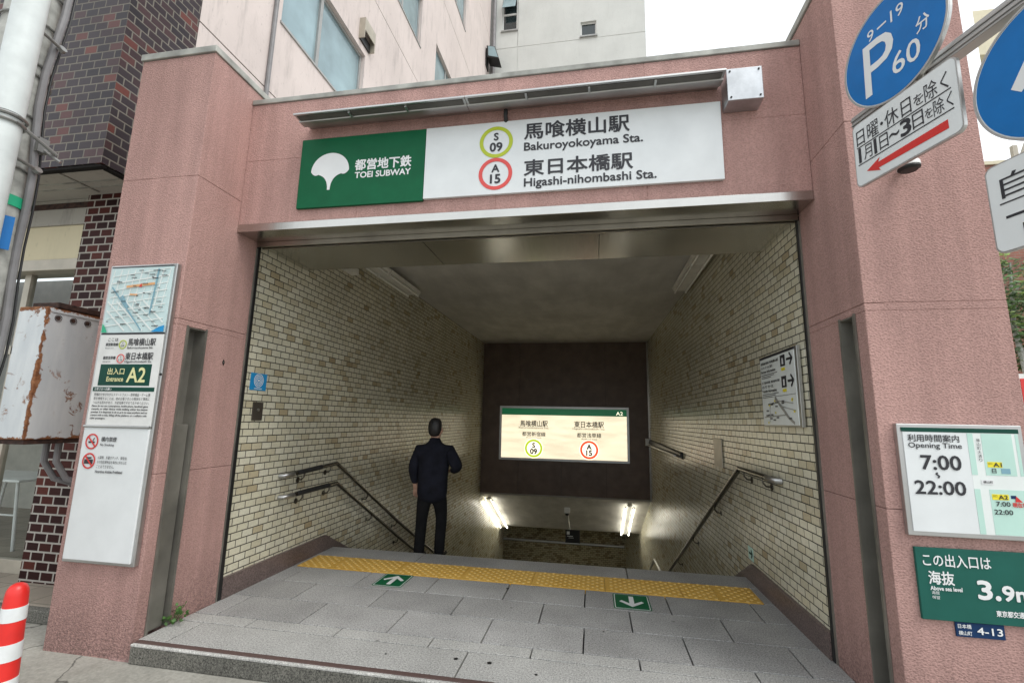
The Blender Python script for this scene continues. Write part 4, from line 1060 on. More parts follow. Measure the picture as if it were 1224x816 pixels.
body = [[(hip, (0.15, 0.10)), (chest, (0.15, 0.10)), (neck, 0.060), ((0, 0.035, 1.50), 0.056), ((0, 0.04, 1.555), (0.074, 0.088)), ((0, 0.035, 1.63), (0.078, 0.092)), ((0, 0.03, 1.685), (0.05, 0.055))],
        [((0, 0.04, 1.555), (0.074, 0.088)), ((0, 0.125, 1.545), 0.016), ((0, 0.142, 1.535), 0.010)],
        [((0, 0.04, 1.555), (0.074, 0.088)), ((-0.082, 0.03, 1.565), 0.014), ((-0.088, 0.022, 1.59), 0.010)], [((0, 0.04, 1.555), (0.074, 0.088)), ((0.082, 0.03, 1.565), 0.014), ((0.088, 0.022, 1.59), 0.010)],
        [(chest, (0.15, 0.10)), (shL, 0.055), (elL, 0.042), (wrL, 0.028)], [(chest, (0.15, 0.10)), (shR, 0.055), (elR, 0.042), (wrR, 0.028)],
        [(hip, (0.15, 0.10)), ((-0.09, 0, 0.82), 0.085), (kneeL, 0.055), (ankL, 0.036), (toeL, 0.03)], [(hip, (0.15, 0.10)), ((0.09, 0, 0.82), 0.085), (kneeR, 0.055), (ankR, 0.036), (toeR, 0.03)]]
body += hand(wrL, (0.02, 0.10, -1), 1) + hand(wrR, (-0.75, 0.6, -0.05), 1)
bd = skin_mesh('body', body, M['skin'], pe)
skin_mesh('jacket', [[((0, 0.0, 0.66), (0.20, 0.15)), ((0, 0.0, 0.86), (0.205, 0.15)), ((0, 0.0, 1.0), (0.20, 0.15)), ((0, 0.015, 1.22), (0.215, 0.15)), ((0, 0.015, 1.33), (0.165, 0.120)), ((0, 0.018, 1.41), (0.105, 0.095)), ((0, 0.02, 1.46), (0.074, 0.078)), ((0, 0.02, 1.50), (0.068, 0.072))],
    [((0, 0.015, 1.33), (0.165, 0.120)), (shL, 0.092), (elL, 0.072), ((-0.24, 0.055, 0.89), 0.046)], [((0, 0.015, 1.33), (0.165, 0.120)), (shR, 0.092), (elR, 0.076), ((0.19, 0.175, 1.065), 0.046)]], M['jacket'], pe)
skin_mesh('trousers', [[((0, 0, 0.93), (0.155, 0.115)), ((0, 0, 0.84), (0.16, 0.12)), ((-0.095, 0, 0.74), (0.098, 0.10)), (kneeL, 0.074), ((-0.114, -0.048, 0.16), 0.068), ((-0.114, -0.045, 0.03), 0.070)], [((0, 0, 0.84), (0.16, 0.12)), ((0.095, 0.02, 0.74), (0.098, 0.10)), (kneeR, 0.074), ((0.10, 0.062, 0.16), 0.068), ((0.10, 0.065, 0.03), 0.070)]], M['trousers'], pe)
for a_, t_ in ((ankL, toeL), (ankR, toeR)):
    skin_mesh('shoe', [[((a_[0], a_[1] - 0.05, 0.045), (0.038, 0.040)), ((a_[0], a_[1] + 0.03, 0.05), (0.042, 0.045)), ((t_[0], t_[1] + 0.03, 0.033), (0.042, 0.028)), ((t_[0], t_[1] + 0.08, 0.028), (0.028, 0.020))]], M['rubber'], pe)
skin_mesh('hair', [[((0, -0.005, 1.50), (0.055, 0.04)), ((0, -0.018, 1.55), (0.082, 0.060)), ((0, -0.012, 1.61), (0.094, 0.085)), ((0, 0.01, 1.685), (0.090, 0.092)), ((0, 0.05, 1.725), (0.062, 0.060))]], M['hair'], pe)

# ================================================================== STREET FURNITURE ON THE RIGHT
AZ = math.atan2(-0.961, 0.276)
O_ = Vector((1.432, 2.262))                                        # foot point of the round sign; local x runs towards the kerb
def at(xl, z, yl=0): return (O_.x + 0.276 * xl + 0.961 * yl, O_.y - 0.961 * xl + 0.276 * yl, z)
ar = thing('sign_post', 'grey steel post with a horizontal arm carrying the traffic signs', 'sign post', at(1.75, ZS, 0.07), AZ)
def AR(x): return x - 1.75
MB().box(AR(-0.30), AR(1.80), -0.03, 0.03, 3.203, 3.268).box(AR(-0.30), AR(1.80), -0.036, -0.030, 3.215, 3.225).box(AR(-0.30), AR(1.80), -0.036, -0.030, 3.24, 3.255).build('arm', M['alu'], ar, local=True, bevel=0.006)
MB().tube([(0, 0, 0), (0, 0, 4.2)], 0.057, 20).build('post', M['galv'], ar, local=True, smooth=True)
for x in (-0.10, 0.10, 0.66): MB().box(AR(x) - 0.015, AR(x) + 0.015, -0.056, -0.037, 3.10 if x < 0.3 else 2.87, 3.31).build('hanger', M['steel_dull'], ar, local=True, bevel=0.003)
b = MB().box(AR(0.335), AR(0.40), -0.02, 0.10, 2.98, 3.11).tube([(AR(0.36), 0.0, 3.02), (AR(0.24), 0.10, 3.04)], 0.014, 8).tube([(AR(0.37), 0.02, 3.07), (AR(0.27), 0.12, 3.08)], 0.010, 8)
b.build('clamp', M['black_steel'], ar, local=True)

def round_sign(label, xl, z, rim, face, r_=0.272, tilt=0.0, yl=0.0):
    t = thing('round_traffic_sign', label, 'traffic sign', at(xl, z, yl), AZ, 'round traffic signs on the arm')
    t.rotation_euler = (0, tilt, AZ)
    MB().disc(0, 0, 0, r_, 0.004, 64).build('plate', rim, t, local=True)
    MB().ring(0, -0.003, 0, r_, r_ - 0.008, 0.02, 64).build('rim', M['alu'] if rim is not M['red_ink'] else rim, t, local=True)
    MB().disc(0, -0.0015, 0, r_ - 0.012, 0.001, 64).build('face', face, t, local=True)
    return t
ps = round_sign('round blue parking sign with a big white P and 60 minutes, beside the right pier', 0.0, 3.325, M['white_sign'], M['sign_blue'], 0.272, 0.05)
ys = -0.003
text(ps, 'P', -0.150, 0.018, -0.178, 0.100, ys, M['white_ink'], 0.0, local=True)
text(ps, '60', 0.004, 0.140, -0.162, -0.058, ys, M['white_ink'], 0.008, local=True)
text(ps, '分', 0.128, 0.190, -0.050, 0.025, ys, M['white_ink'], 0.012, local=True)
text(ps, '9', -0.118, -0.082, 0.108, 0.165, ys, M['white_ink'], 0.005, local=True)
MB().seg(-0.062, 0.140, -0.012, 0.142, 0.009, ys).build('lettering', M['white_ink'], ps, local=True)
text(ps, '19', 0.012, 0.078, 0.112, 0.172, ys, M['white_ink'], 0.005, local=True)
def plate(label, xl, z, hw, hh, tilt=0.0, yl=0.0):
    t = thing('sign_plate', label, 'traffic sign', at(xl, z, yl), AZ, 'white plates below the round signs')
    t.rotation_euler = (0, tilt, AZ)
    def rr(hx, hz, r_, y0, y1, mt, nm):
        pts = []
        for sx, sz, a0 in ((1, 1, 0), (-1, 1, 90), (-1, -1, 180), (1, -1, 270)):
            for k in range(6):
                a = math.radians(a0 + k * 18); pts.append((sx * (hx - r_) + r_ * math.cos(a), sz * (hz - r_) + r_ * math.sin(a)))
        return MB().prism(pts, y0, y1, 'y').build(nm, mt, t, local=True)
    rr(hw, hh, 0.03, -0.002, 0.014, M['alu'], 'backing'); rr(hw - 0.006, hh - 0.006, 0.026, -0.004, -0.0021, M['white_sign'], 'face')
    return t
pl = plate('white plate with two lines of black text and a red arrow under the parking sign', 0.0, 2.884, 0.262, 0.172, 0.02)
yp = -0.0058
text(pl, '日曜', -0.238, -0.110, 0.045, 0.130, yp, M['ink'], 0.002, local=True)
text(pl, '・', -0.098, -0.085, 0.078, 0.094, yp, M['ink'], 0.01, local=True)
text(pl, '休日', -0.075, 0.060, 0.045, 0.130, yp, M['ink'], 0.002, local=True)
text(pl, 'を', 0.072, 0.118, 0.055, 0.108, yp, M['ink'], 0.004, local=True)
text(pl, '除く', 0.122, 0.225, 0.045, 0.128, yp, M['ink'], 0.004, local=True)
text(pl, '1', -0.240, -0.212, -0.045, 0.030, yp, M['ink'], 0.022, local=True, keep=True)
text(pl, '月', -0.203, -0.155, -0.045, 0.028, yp, M['ink'], 0.002, local=True)
text(pl, '1', -0.150, -0.122, -0.045, 0.030, yp, M['ink'], 0.022, local=True, keep=True)
text(pl, '日', -0.113, -0.066, -0.045, 0.028, yp, M['ink'], 0.002, local=True)
text(pl, '~', -0.060, -0.008, -0.018, 0.004, yp, M['ink'], 0.0, local=True)
text(pl, '3', 0.000, 0.048, -0.045, 0.030, yp, M['ink'], 0.03, local=True)
text(pl, '日', 0.057, 0.108, -0.045, 0.028, yp, M['ink'], 0.002, local=True)
text(pl, 'を', 0.115, 0.150, -0.035, 0.012, yp, M['ink'], 0.004, local=True)
text(pl, '除く', 0.153, 0.235, -0.045, 0.028, yp, M['ink'], 0.004, local=True)
MB().seg(-0.24, 0.038, 0.232, 0.038, 0.005, yp).seg(-0.24, -0.056, 0.235, -0.056, 0.005, yp).build('rule', M['ink'], pl, local=True)
MB().prism([(-0.195, -0.108), (-0.120, -0.075), (-0.130, -0.095), (0.205, -0.090), (0.205, -0.130), (-0.130, -0.125), (-0.120, -0.142)], yp, yp + 0.001, 'y').build('arrow', M['red_ink'], pl, local=True)

bs = round_sign('round blue traffic sign with a white upward arrow cut by the photo edge', 0.572, 2.777, M['white_sign'], M['sign_blue'], 0.272, 0.02)
MB().prism([(-0.035, -0.15), (0.035, -0.15), (0.035, 0.02), (0.115, -0.055), (0.145, -0.025), (0.0, 0.20), (-0.145, -0.025), (-0.115, -0.055), (-0.035, 0.02)], ys, ys + 0.001, 'y').build('arrow', M['white_ink'], bs, local=True)
p2 = plate('white plate reading bicycle in black at the right edge under the blue arrow sign', 0.552, 2.332, 0.262, 0.175, 0.0, 0.012)
text(p2, '自転車', -0.215, 0.205, 0.030, 0.122, yp, M['ink'], 0.004, local=True)
MB().seg(-0.225, 0.012, 0.220, 0.012, 0.005, yp).seg(-0.212, -0.045, -0.02, -0.045, 0.010, yp).build('rule', M['ink'], p2, local=True)
MB().prism([(-0.165, -0.085), (0.10, -0.085), (0.10, -0.065), (0.185, -0.108), (0.10, -0.150), (0.10, -0.130), (-0.165, -0.130)], yp, yp + 0.001, 'y').build('arrow', M['ink'], p2, local=True)
rs = round_sign('white round sign with red rim above the arm at the top right corner', 0.66, 3.39, M['red_ink'], M['white_sign'], 0.272, 0.0, -0.01)
MB().ring(0, -0.0025, 0, 0.265, 0.240, 0.001, 64).build('red_band', M['red_ink'], rs, local=True)

# ================================================================== UTILITY POLE AND CONE ON THE LEFT
px, py = -3.84, 2.19
up = thing('utility_pole', 'pitted concrete utility pole with strapped cables and a pale tube at the left edge', 'utility pole', (px, py, ZS))
MB().tube([(px, py, ZS), (px, py, 9.0)], [0.155, 0.125], 28).build('pole', M['pole'], up, smooth=True)
tx, ty = -3.628, 2.045
for za, zb in ((0.9, 3.30), (3.33, 9.0)):
    c_ = MB().tube([(tx, ty, za), (tx, ty, zb)], 0.083, 28).build('cover_tube', M['pole_cover'], up, smooth=True)
MB().tube([(tx, ty, 3.29), (tx, ty, 3.345)], 0.075, 24).build('tube_seam', M['black'], up, smooth=True)
def off(a, r_): return px + r_ * math.cos(a), py + r_ * math.sin(a)
pts = []
for k in range(26):
    z = 1.6 + k * 0.24; a = 0.42 + 0.22 * math.sin(k * 0.55); x, y = off(a, 0.172 + 0.012 * math.sin(k * 1.3)); pts.append((x, y, z))
MB().tube(pts, 0.022, 10).build('conduit', M['cable'], up, smooth=True)
pts = [(x - 0.012, y + 0.045, z) for x, y, z in pts]
MB().tube(pts, 0.007, 8).build('thin_cable', M['black'], up, smooth=True)
def strap(z, r_=0.156):
    b = MB(); p_ = []
    for k in range(29):
        a = 2 * math.pi * k / 28; p_.append((px + r_ * math.cos(a), py + r_ * math.sin(a), z + 0.02 * math.cos(a + 1)))
    b.tube(p_, 0.008, 6, cap=False); return b
for z in (3.05, 3.42, 3.72, 3.80, 4.10, 4.35): strap(z, 0.152).build('strap', M['strap'], up, smooth=True)
for z in (3.07, 3.98):
    x, y = off(0.30, 0.22); MB().tube([(tx + 0.03, ty, z + 0.02), (x, y, z)], 0.011, 8).tube([(x - 0.012, y, z - 0.006), (x + 0.012, y, z + 0.006)], 0.024, 12).build('cable_hook', M['strap'], up, smooth=True)
for z, r_ in ((3.31, 0.094), (3.27, 0.092)):
    b = MB(); b.tube([(tx + r_ * math.cos(2 * math.pi * k / 24), ty + r_ * math.sin(2 * math.pi * k / 24), z) for k in range(25)], 0.010, 6, cap=False); b.build('clamp_ring', M['strap'], up, smooth=True)
b = MB(); x, y = off(0.35, 0.20)
b.box(x - 0.03, x + 0.03, y - 0.03, y + 0.03, 3.20, 3.30).tube([(tx + 0.05, ty, 3.30), (x + 0.09, y + 0.04, 3.20)], 0.012, 8).tube([(x, y, 3.24), (x + 0.12, y + 0.05, 3.15)], 0.010, 8)
b.build('band_buckle', M['strap'], up)
MB().tube([(px, py, 2.80), (px, py, 2.87)], 0.157, 28).build('green_tape', M['tape_green'], up, smooth=True)
a = 0.0; x, y = off(a, 0.175)
b = MB(); b.hexa([(x - 0.03, y - 0.035, 2.50), (x - 0.02, y - 0.035, 2.50), (x + 0.01, y + 0.02, 2.50), (x + 0.0, y + 0.02, 2.50), (x - 0.03, y - 0.035, 2.72), (x - 0.02, y - 0.035, 2.72), (x + 0.01, y + 0.02, 2.72), (x + 0.0, y + 0.02, 2.72)])
b.build('blue_tag', M['sign_blue'], up)
MB().prism([(tx + 0.02, 3.10), (tx + 0.05, 3.10), (tx + 0.06, 3.17), (tx + 0.03, 3.19)], ty - 0.090, ty - 0.062, 'y').build('lettering', M['ink'], up)

cn = thing('traffic_bollard', 'red rubber road bollard with white reflective bands at the lower left corner', 'bollard', (-3.222, 2.3, ZS))
cx, cy = -3.222, 2.30
prof = lambda z: 0.0735 - (z + 0.12) * 0.038
def band(z0, z1, m, nm, grow=0.0):
    return MB().lathe([(prof(z0) + grow, z0), (prof(z1) + grow, z1)], (cx, cy, 0), 32).build(nm, m, cn, smooth=True)
MB().lathe([(0.0, -0.119), (0.115, -0.119), (0.115, -0.105), (0.09, -0.09), (prof(-0.08), -0.07), (prof(0.42), 0.42), (0.050, 0.48), (0.046, 0.505), (0.035, 0.525), (0.018, 0.536), (0.0, 0.538)], (cx, cy, 0), 36).build('body', M['cone_red'], cn, smooth=True)
band(0.345, 0.417, M['cone_white'], 'reflective_band', 0.002); band(0.145, 0.232, M['cone_white'], 'reflective_band', 0.002); band(-0.03, 0.05, M['cone_white'], 'reflective_band', 0.002)

# ================================================================== BUILDINGS ON THE LEFT AND BEHIND
XB = -4.36
bb = thing('brick_building', 'purple brown brick building overhanging a shop window on the left', 'building', (-6.0, 3.9, ZS))
MB().box(-10, XB, 3.15, 3.875, 3.715, 12).build('overhang_wall', M['brick'], bb)
MB().box(-10, XB - 0.01, 3.16, 3.22, 3.685, 3.714).box(XB - 0.07, XB - 0.01, 3.2201, 3.88, 3.685, 3.714).build('overhang_edge', M['joint'], bb, bevel=0.01)
sf = MB().box(-10, XB - 0.03, 3.20, 6.0, 3.705, 3.75).build('soffit', M['soffit_paint'], bb)
MB().box(-10, XB - 0.12, 3.40, 3.412, 3.696, 3.706).box(-10, XB - 0.12, 3.50, 3.512, 3.696, 3.706).box(-5.4, -5.388, 3.2, 3.4, 3.696, 3.706).box(-4.95, -4.93, 3.2, 3.6, 3.694, 3.706).build('soffit_batten', M['coping'], sf)
MB().box(-5.13, XB - 0.02, 3.65, 6.0, -0.02, 3.704).build('brick_column', M['brick_dark'], bb)
wb = MB().box(-10, -5.135, 3.70, 3.95, 3.42, 3.70).build('upper_band', M['grey_band'], bb)
MB().box(-10, -5.135, 3.69, 3.71, 3.60, 3.66).build('cable_tray', M['rust'], wb)
MB().box(-10, -5.135, 3.72, 3.95, 3.05, 3.419).build('cream_band', M['cream_band'], bb)
MB().box(-10, -5.135, 3.70, 3.95, 2.93, 3.049).build('lintel', M['frame_beige'], bb, bevel=0.005)
sw_ = MB()
for x0, x1, z0, z1 in ((-5.19, -5.135, -0.02, 2.93), (-5.98, -5.90, -0.02, 2.93), (-7.2, -7.1, -0.02, 2.93), (-10, -5.19, 2.07, 2.16), (-10, -5.19, -0.02, 0.10), (-5.88, -5.84, 0.1, 2.07), (-5.25, -5.20, 0.1, 2.07)):
    sw_.box(x0, x1, 3.80, 3.86, z0, z1)
sw = sw_.build('shop_window', M['frame_beige'], bb, bevel=0.003)
gl, ntg, bg_ = new_mat('clear_glass')
gb_ = ntg.nodes.new('ShaderNodeBsdfGlossy'); gb_.inputs['Roughness'].default_value = 0.02
tb_ = ntg.nodes.new('ShaderNodeBsdfTransparent'); tb_.inputs[0].default_value = (0.86, 0.90, 0.89, 1)
lw_ = ntg.nodes.new('ShaderNodeLayerWeight'); lw_.inputs[0].default_value = 0.5
fr_ = mathn(ntg, 'ADD', mathn(ntg, 'MULTIPLY', mathn(ntg, 'POWER', lw_.outputs['Facing'], 4.0), 0.8), 0.045)
mx_ = ntg.nodes.new('ShaderNodeMixShader'); L(ntg, fr_, mx_.inputs[0]); L(ntg, tb_.outputs[0], mx_.inputs[1]); L(ntg, gb_.outputs[0], mx_.inputs[2])
L(ntg, mx_.outputs[0], ntg.nodes['Material Output'].inputs['Surface']); ntg.nodes.remove(bg_); M['clear'] = gl
MB().face([(-10, 3.828, 0.1), (-5.19, 3.828, 0.1), (-5.19, 3.828, 2.93), (-10, 3.828, 2.93)]).build('pane', M['clear'], sw)
MB().box(-10, -5.14, 6.2, 6.4, -0.02, 3.7).box(-10.2, -10, 3.9, 6.4, -0.02, 3.7).build('interior_wall', M['interior'], bb)
MB().box(-10, -5.14, 3.87, 6.2, -0.06, -0.018).build('interior_floor', M['floor_tile'], bb)

# white table standing inside the shop
tb = thing('white_table', 'white table with slanting tube legs behind the shop window', 'table', (-6.75, 4.55, -0.02))
MB().box(-7.5, -6.28, 4.3, 5.0, 0.71, 0.735).build('tabletop', M['white_paint'], tb, bevel=0.005)
for s_, x in ((1, -6.38), (-1, -7.4)):
    for y in (4.36, 4.94): MB().tube([(x, y, 0.71), (x + 0.10 * s_, y, -0.018)], 0.016, 10).build('leg', M['white_paint'], tb, smooth=True)
MB().tube([(-6.34, 4.36, 0.35), (-7.44, 4.36, 0.35)], 0.010, 8).build('stretcher', M['white_paint'], tb, smooth=True)

rb = thing('rusty_cabinet', 'rusty white metal cabinet fixed to the dark brick column', 'cabinet', (-4.545, 2.985, 1.27))
# the cabinet's own origin is its front lower edge, so its rust follows that edge
b = MB().box(-4.69, -4.40, 2.985, 3.645, 1.270, 2.345)
bx = b.build('casing', M['rusty'], rb, bevel=0.008)
MB().box(-4.66, -4.392, 3.05, 3.648, 2.347, 2.395).build('lid', M['rust'], rb, bevel=0.006)
MB().box(-4.68, -4.41, 3.0, 3.645, 1.235, 1.2685).build('bottom_lip', M['rust'], rb)
for k in range(4):
    y = 3.07 + k * 0.115 + (0.02 if k == 3 else 0)
    MB().tube([(-4.402, y, 2.262), (-4.392, y, 2.262)], 0.026, 14, cap=False).tube([(-4.401, y, 2.262), (-4.396, y, 2.262)], 0.018, 14).build('cable_hole', M['rust'], rb, smooth=True)
MB().box(-4.399, -4.392, 3.02, 3.62, 2.305, 2.335).build('hinge_strip', M['rusty'], rb)
for dx, dy in ((0, 0), (0.10, 0.02)):
    MB().tube([(-4.60 + dx, 3.30 + dy, 1.25), (-4.60 + dx, 3.30 + dy, 1.08), (-4.57 + dx, 3.38 + dy, 0.93), (-4.48 + dx, 3.52, 0.86), (-4.42 + dx, 3.64, 0.84)], 0.024, 10).build('conduit', M['cable'], rb, smooth=True)

pb = thing('pink_building', 'tall pale pink rendered building with frosted windows behind the entrance', 'building', (-7, 10.7, ZS))
# wall made of the strips round its window openings
WIN = [(5.10, 6.05, 7.39, 7.05, 8.47), (7.75, 8.95, 9.98, 10.98, 12.40), (11.10, 12.15, 13.20, 10.75, 12.10), (12.0, 12.9, 13.75, 14.98, 16.40), (5.10, 6.05, 7.39, 10.98, 12.40)]
joints = [ZS, 5.87, 9.93, 13.90, 17.9, 26.0]
yl_ = sorted({3.88, 17.4} | {w_[0] for w_ in WIN} | {w_[2] for w_ in WIN}); zl_ = sorted(set(joints) | {w_[3] for w_ in WIN} | {w_[4] for w_ in WIN})
b = MB()
for ya, yb_ in zip(yl_, yl_[1:]):
    for za, zb in zip(zl_, zl_[1:]):
        if any(w_[0] - 1e-4 <= ya and yb_ <= w_[2] + 1e-4 and w_[3] - 1e-4 <= za and zb <= w_[4] + 1e-4 for w_ in WIN): continue
        gz0 = 0.018 if za in joints and za > 0 else 0
        b.box(XB - 0.30, XB, ya, yb_, za + gz0, zb)
pw = b.build('wall', M['pink_wall'], pb)
MB().box(XB - 0.6, XB - 0.31, 3.88, 17.4, ZS, 26).build('wall_core', M['joint'], pb)
b = MB()
for z in joints[1:-1]: b.box(XB - 0.30, XB - 0.012, 3.89, 17.39, z, z + 0.018)
b.build('joint_filler', M['joint'], pb)
for ya, ym, yb_, za, zb in WIN:
    f_ = MB(); xf0, xf1 = XB - 0.13, XB - 0.07; e = 0.055
    f_.box(xf0, xf1, ya, yb_, za, za + e).box(xf0, xf1, ya, yb_, zb - e, zb).box(xf0, xf1, ya, ya + e, za + e, zb - e).box(xf0, xf1, yb_ - e, yb_, za + e, zb - e).box(xf0, xf1 + 0.01, ym - 0.035, ym + 0.035, za + e, zb - e)
    win = f_.build('window', M['frame_grey'], pb, bevel=0.004)
    MB().box(XB - 0.105, XB - 0.100, ya + e, yb_ - e, za + e, zb - e).build('pane', M['frosted'], win)
    MB().box(XB - 0.07, XB + 0.02, ya - 0.02, yb_ + 0.02, za - 0.035, za - 0.001).build('sill', M['frame_grey'], win)
v_ = MB(); v_.box(XB + 0.001, XB + 0.12, 7.12, 7.50, 9.02, 9.05); v_.box(XB + 0.001, XB + 0.12, 7.10, 7.12, 8.62, 9.05); v_.box(XB + 0.001, XB + 0.12, 7.50, 7.52, 8.62, 9.05); v_.box(XB + 0.10, XB + 0.12, 7.12, 7.50, 8.80, 9.02)
vent = v_.build('vent_hood', M['frame_beige'], pb); MB().box(XB + 0.0005, XB + 0.03, 7.12, 7.50, 8.62, 8.80).build('vent_opening', M['black'], vent)
MB().tube([(XB + 0.03, 4.95, 5.0), (XB + 0.03, 4.95, 10)], 0.03, 10).build('drain_pipe', M['cable'], pb, smooth=True)

fl = thing('floodlight', 'small square floodlight on a bracket on the corner of the pink building', 'floodlight', (XB, 16.9, 16.4))
MB().box(XB + 0.001, XB + 0.05, 16.7, 17.1, 16.1, 16.9).build('bracket', M['black_steel'], fl)
b = MB(); b.hexa([(XB + 0.10, 16.55, 16.35), (XB + 0.62, 16.55, 16.20), (XB + 0.62, 17.1, 16.20), (XB + 0.10, 17.1, 16.35), (XB + 0.05, 16.60, 16.95), (XB + 0.42, 16.60, 16.85), (XB + 0.42, 17.1, 16.85), (XB + 0.05, 17.1, 16.95)])
b.build('housing', M['black_steel'], fl, bevel=0.02)
b = MB(); b.hexa([(XB + 0.16, 16.54, 16.40), (XB + 0.57, 16.54, 16.27), (XB + 0.57, 16.56, 16.27), (XB + 0.16, 16.56, 16.40), (XB + 0.12, 16.585, 16.90), (XB + 0.40, 16.585, 16.81), (XB + 0.40, 16.60, 16.81), (XB + 0.12, 16.60, 16.90)])
b.build('lens', M['frosted'], fl)

wbd = thing('white_building', 'tall off white rendered building with two small windows against the sky', 'building', (-1, 18.5, ZS))
WW = [(-3.86, -3.19, 18.36, 20.25), (-0.43, 0.23, 17.62, 18.34)]
xs_ = sorted({-12, 2.24, -3.142} | {w_[0] for w_ in WW} | {w_[1] for w_ in WW}); zs_ = sorted({-0.1, 17.52, 21.6, 30} | {w_[2] for w_ in WW} | {w_[3] for w_ in WW})
b = MB()
for xa, xb in zip(xs_, xs_[1:]):
    for za, zb in zip(zs_, zs_[1:]):
        if any(w_[0] <= xa and xb <= w_[1] and w_[2] <= za and zb <= w_[3] for w_ in WW): continue
        b.box(xa, xb - (0.015 if abs(xb + 3.142) < 1e-6 else 0), 17.5, 17.8, za, zb - (0.03 if zb in (17.52, 21.6) else 0))
b.build('wall', M['white_wall'], wbd)
MB().box(-12, 2.238, 17.515, 26, -0.1, 17.6).build('wall_core', M['white_wall'], wbd); MB().box(-12, 2.238, 17.81, 26, 17.6, 30).build('wall_core', M['white_wall'], wbd)
for x0, x1, z0, z1 in WW:
    e = 0.05; f_ = MB().box(x0, x1, 17.60, 17.66, z0, z0 + e).box(x0, x1, 17.60, 17.66, z1 - e, z1).box(x0, x0 + e, 17.60, 17.66, z0 + e, z1 - e).box(x1 - e, x1, 17.60, 17.66, z0 + e, z1 - e)
    if z1 - z0 > 1: f_.box(x0 + e, x1 - e, 17.58, 17.66, 19.22, 19.30)
    win = f_.build('window', M['white_paint'], wbd); MB().box(x0 + e, x1 - e, 17.62, 17.63, z0 + e, z1 - e).build('pane', M['glass'], win)
    MB().box(x0 - 0.04, x1 + 0.04, 17.42, 17.5, z0 - 0.06, z0).build('sill', M['frame_grey'], win)
    if z1 - z0 > 1: MB().hexa([(x0 + e, 17.20, 19.30), (x1 - e, 17.20, 19.30), (x1 - e, 17.22, 19.30), (x0 + e, 17.22, 19.30), (x0 + e, 17.58, 20.15), (x1 - e, 17.58, 20.15), (x1 - e, 17.60, 20.15), (x0 + e, 17.60, 20.15)]).build('open_sash', M['frosted'], win)
MB().tube([(-4.20, 17.40, 12), (-4.20, 17.40, 30)], 0.09, 12).build('drain_pipe', M['cable'], wbd, smooth=True)

# ---- far right street side
rbk = thing('red_brick_building', 'red brick building front beyond the right pier', 'building', (11.4, 15, ZS))
MB().box(10.2, 11.55, 14.0, 20, ZS, 8.75).build('wall', M['brick_far'], rbk)
MB().box(10.1, 11.6, 13.95, 20, 8.7501, 8.85).build('coping', M['cream_wall'], rbk)
cb = thing('cream_building', 'cream rendered building with a framed window at the right edge', 'building', (13.5, 16, ZS))
MB().box(11.56, 18, 14.2, 22, ZS, 9.0).build('wall', M['cream_wall'], cb)
b = MB().box(11.60, 11.75, 14.08, 14.2, 4.0, 7.0).box(12.9, 13.05, 14.08, 14.2, 4.0, 7.0).box(11.75, 12.9, 14.08, 14.2, 6.85, 7.0).box(11.75, 12.9, 14.08, 14.2, 4.0, 4.15)
wn = b.build('window', M['frame_beige'], cb); MB().box(11.75, 12.9, 14.12, 14.19, 4.15, 6.85).build('pane', M['white_wall'], wn)
MB().box(11.50, 11.62, 14.0, 14.1, 8.0, 9.3).tube([(11.7, 14.1, 8.9), (11.9, 14.1, 9.4), (12.5, 14.1, 9.6), (14, 14.1, 9.6)], 0.04, 8).build('gutter', M['frame_beige'], cb)
tbd = thing('far_apartment_block', 'pale cream apartment block with jutting balconies far behind the traffic signs', 'building', (23, 28, ZS))
MB().prism([(22.5, 25), (29, 25), (37, 34), (30.8, 34)], ZS, 27, 'z').build('wall', M['cream_wall'], tbd)
MB().prism([(19.8, 25), (22.499, 25), (27.6, 31), (24.6, 31)], 20.6, 23.2, 'z').build('jutting_storey', M['cream_wall'], tbd)
for z in (19.6, 17.4):
    bl = MB().box(20.4, 24, 24.1, 24.99, z - 0.18, z).build('balcony', M['white_wall'], tbd)
    r_ = MB().box(20.4, 24, 24.1, 24.16, z + 0.85, z + 0.93)
    for k in range(15): r_.box(20.4 + k * 0.25, 20.45 + k * 0.25, 24.11, 24.15, z, z + 0.851)
    r_.build('railing', M['alu'], bl)
for z in (15.0, 21.5):
    MB().box(23.4, 24.6, 24.94, 25.0, z, z + 1.5).build('window', M['glass'], tbd)

def leaf_mass(b, cx, cy, cz, rx, ry, rz, n, size, rn):
    for _ in range(n):
        while True:
            u, v, w_ = rn.uniform(-1, 1), rn.uniform(-1, 1), rn.uniform(-1, 1)
            if u * u + v * v + w_ * w_ < 1: break
        p = Vector((cx + u * rx, cy + v * ry, cz + w_ * rz)); a = Vector((rn.gauss(0, 1), rn.gauss(0, 1), rn.gauss(0, 0.6))).normalized(); q = a.orthogonal().normalized()
        s_ = size * rn.uniform(0.6, 1.4)
        b.face([p - a * s_, p + q * s_ * 0.45, p + a * s_, p - q * s_ * 0.45])
tr = thing('street_tree', 'leafy green street tree in front of the red brick building', 'tree', (10.2, 13.0, ZS))
MB().tube([(10.2, 13.0, ZS), (10.25, 13.0, 2.0), (10.1, 13.05, 4.0), (10.2, 13.0, 5.6)], [0.09, 0.075, 0.05, 0.02], 10).build('trunk', M['pole'], tr, smooth=True)
b = MB(); b2 = MB(); rn = random.Random(5)
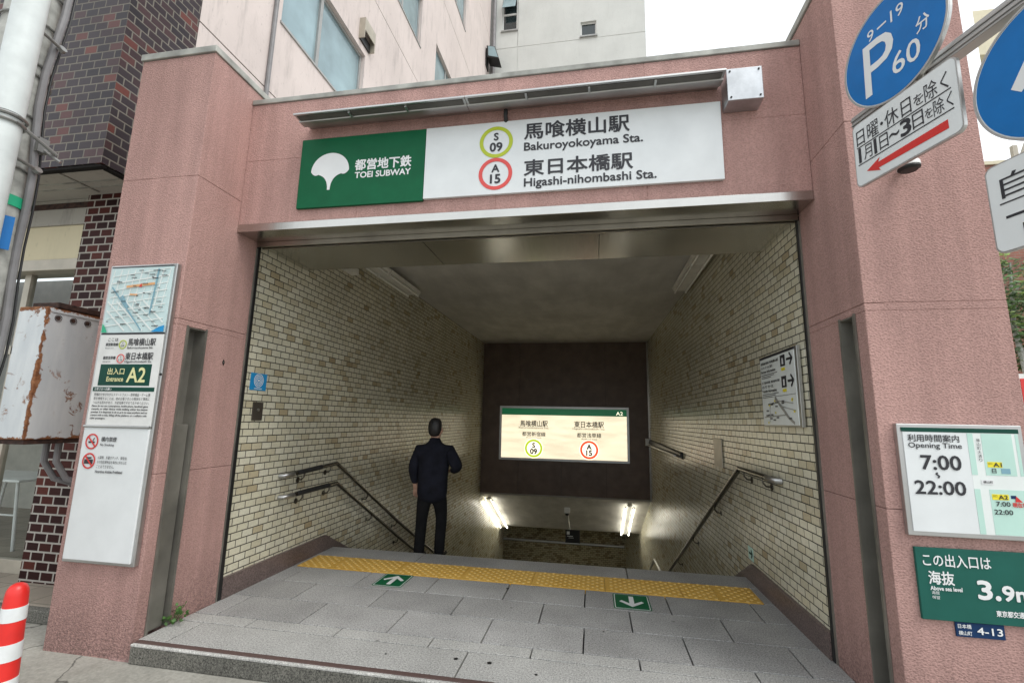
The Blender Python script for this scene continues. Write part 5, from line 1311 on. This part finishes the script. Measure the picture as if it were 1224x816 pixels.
for k in range(16):
    x, y, z = 10.2 + rn.uniform(-0.5, 0.6), 13.0 + rn.uniform(-0.4, 0.4), 3.0 + 0.18 * k + rn.uniform(-0.1, 0.1)
    leaf_mass(b if k % 3 else b2, x, y, z, 0.42, 0.4, 0.30, 150, 0.075, rn)
    MB_ = MB().tube([(10.15, 13.02, z - 0.3), ((10.15 + x) / 2, (13.02 + y) / 2, z - 0.1), (x, y, z)], [0.03, 0.02, 0.008], 6) if k % 3 == 0 else None
    if MB_: MB_.build('limb', M['pole'], tr)
b.build('crown', M['ivy'], tr); b2.build('crown', M['ivy_pale'], tr)
rf = thing('red_white_banner', 'small red and white banner edge at the far right behind the pier', 'banner', (8.6, 11.2, 2.3))
MB().box(8.45, 9.3, 11.2, 11.22, 1.7, 2.65).build('white_cloth', M['white_paint'], rf); MB().box(8.62, 9.25, 11.185, 11.199, 2.0, 2.55).build('red_field', M['red_ink'], rf)
MB().tube([(8.43, 11.22, ZS), (8.43, 11.22, 2.8)], 0.02, 8).build('banner_pole', M['alu'], rf)

# weed growing in the crack at the foot of the left pier
wd_ = thing('weed', 'small green weed in the crack at the foot of the left pier', 'plant', (-3.01, 3.17, 0.0))
b = MB(); s_ = MB(); rn = random.Random(2)
for k in range(15):
    a = rn.uniform(0, 6.28); l_ = rn.uniform(0.03, 0.085); z = rn.uniform(0.03, 0.15); x, y = -3.012 + max(-0.02, l_ * math.cos(a) * 0.7), 3.17 + l_ * math.sin(a)
    s_.tube([(-3.012, 3.17, 0), ((-3.012 + x) / 2, (3.17 + y) / 2, z * 0.7), (x, y, z)], 0.0018, 5)
    for j in range(4):
        u = Vector((rn.gauss(0, 1), rn.gauss(0, 1), rn.gauss(0, 0.5))).normalized(); v = u.orthogonal().normalized(); p = Vector((x, y, z)) + u * 0.008
        b.face([p, p + u * 0.015 + v * 0.010, p + u * 0.032, p + u * 0.015 - v * 0.010])
b.build('leaves', M['leaf'], wd_); s_.build('stems', M['leaf'], wd_)
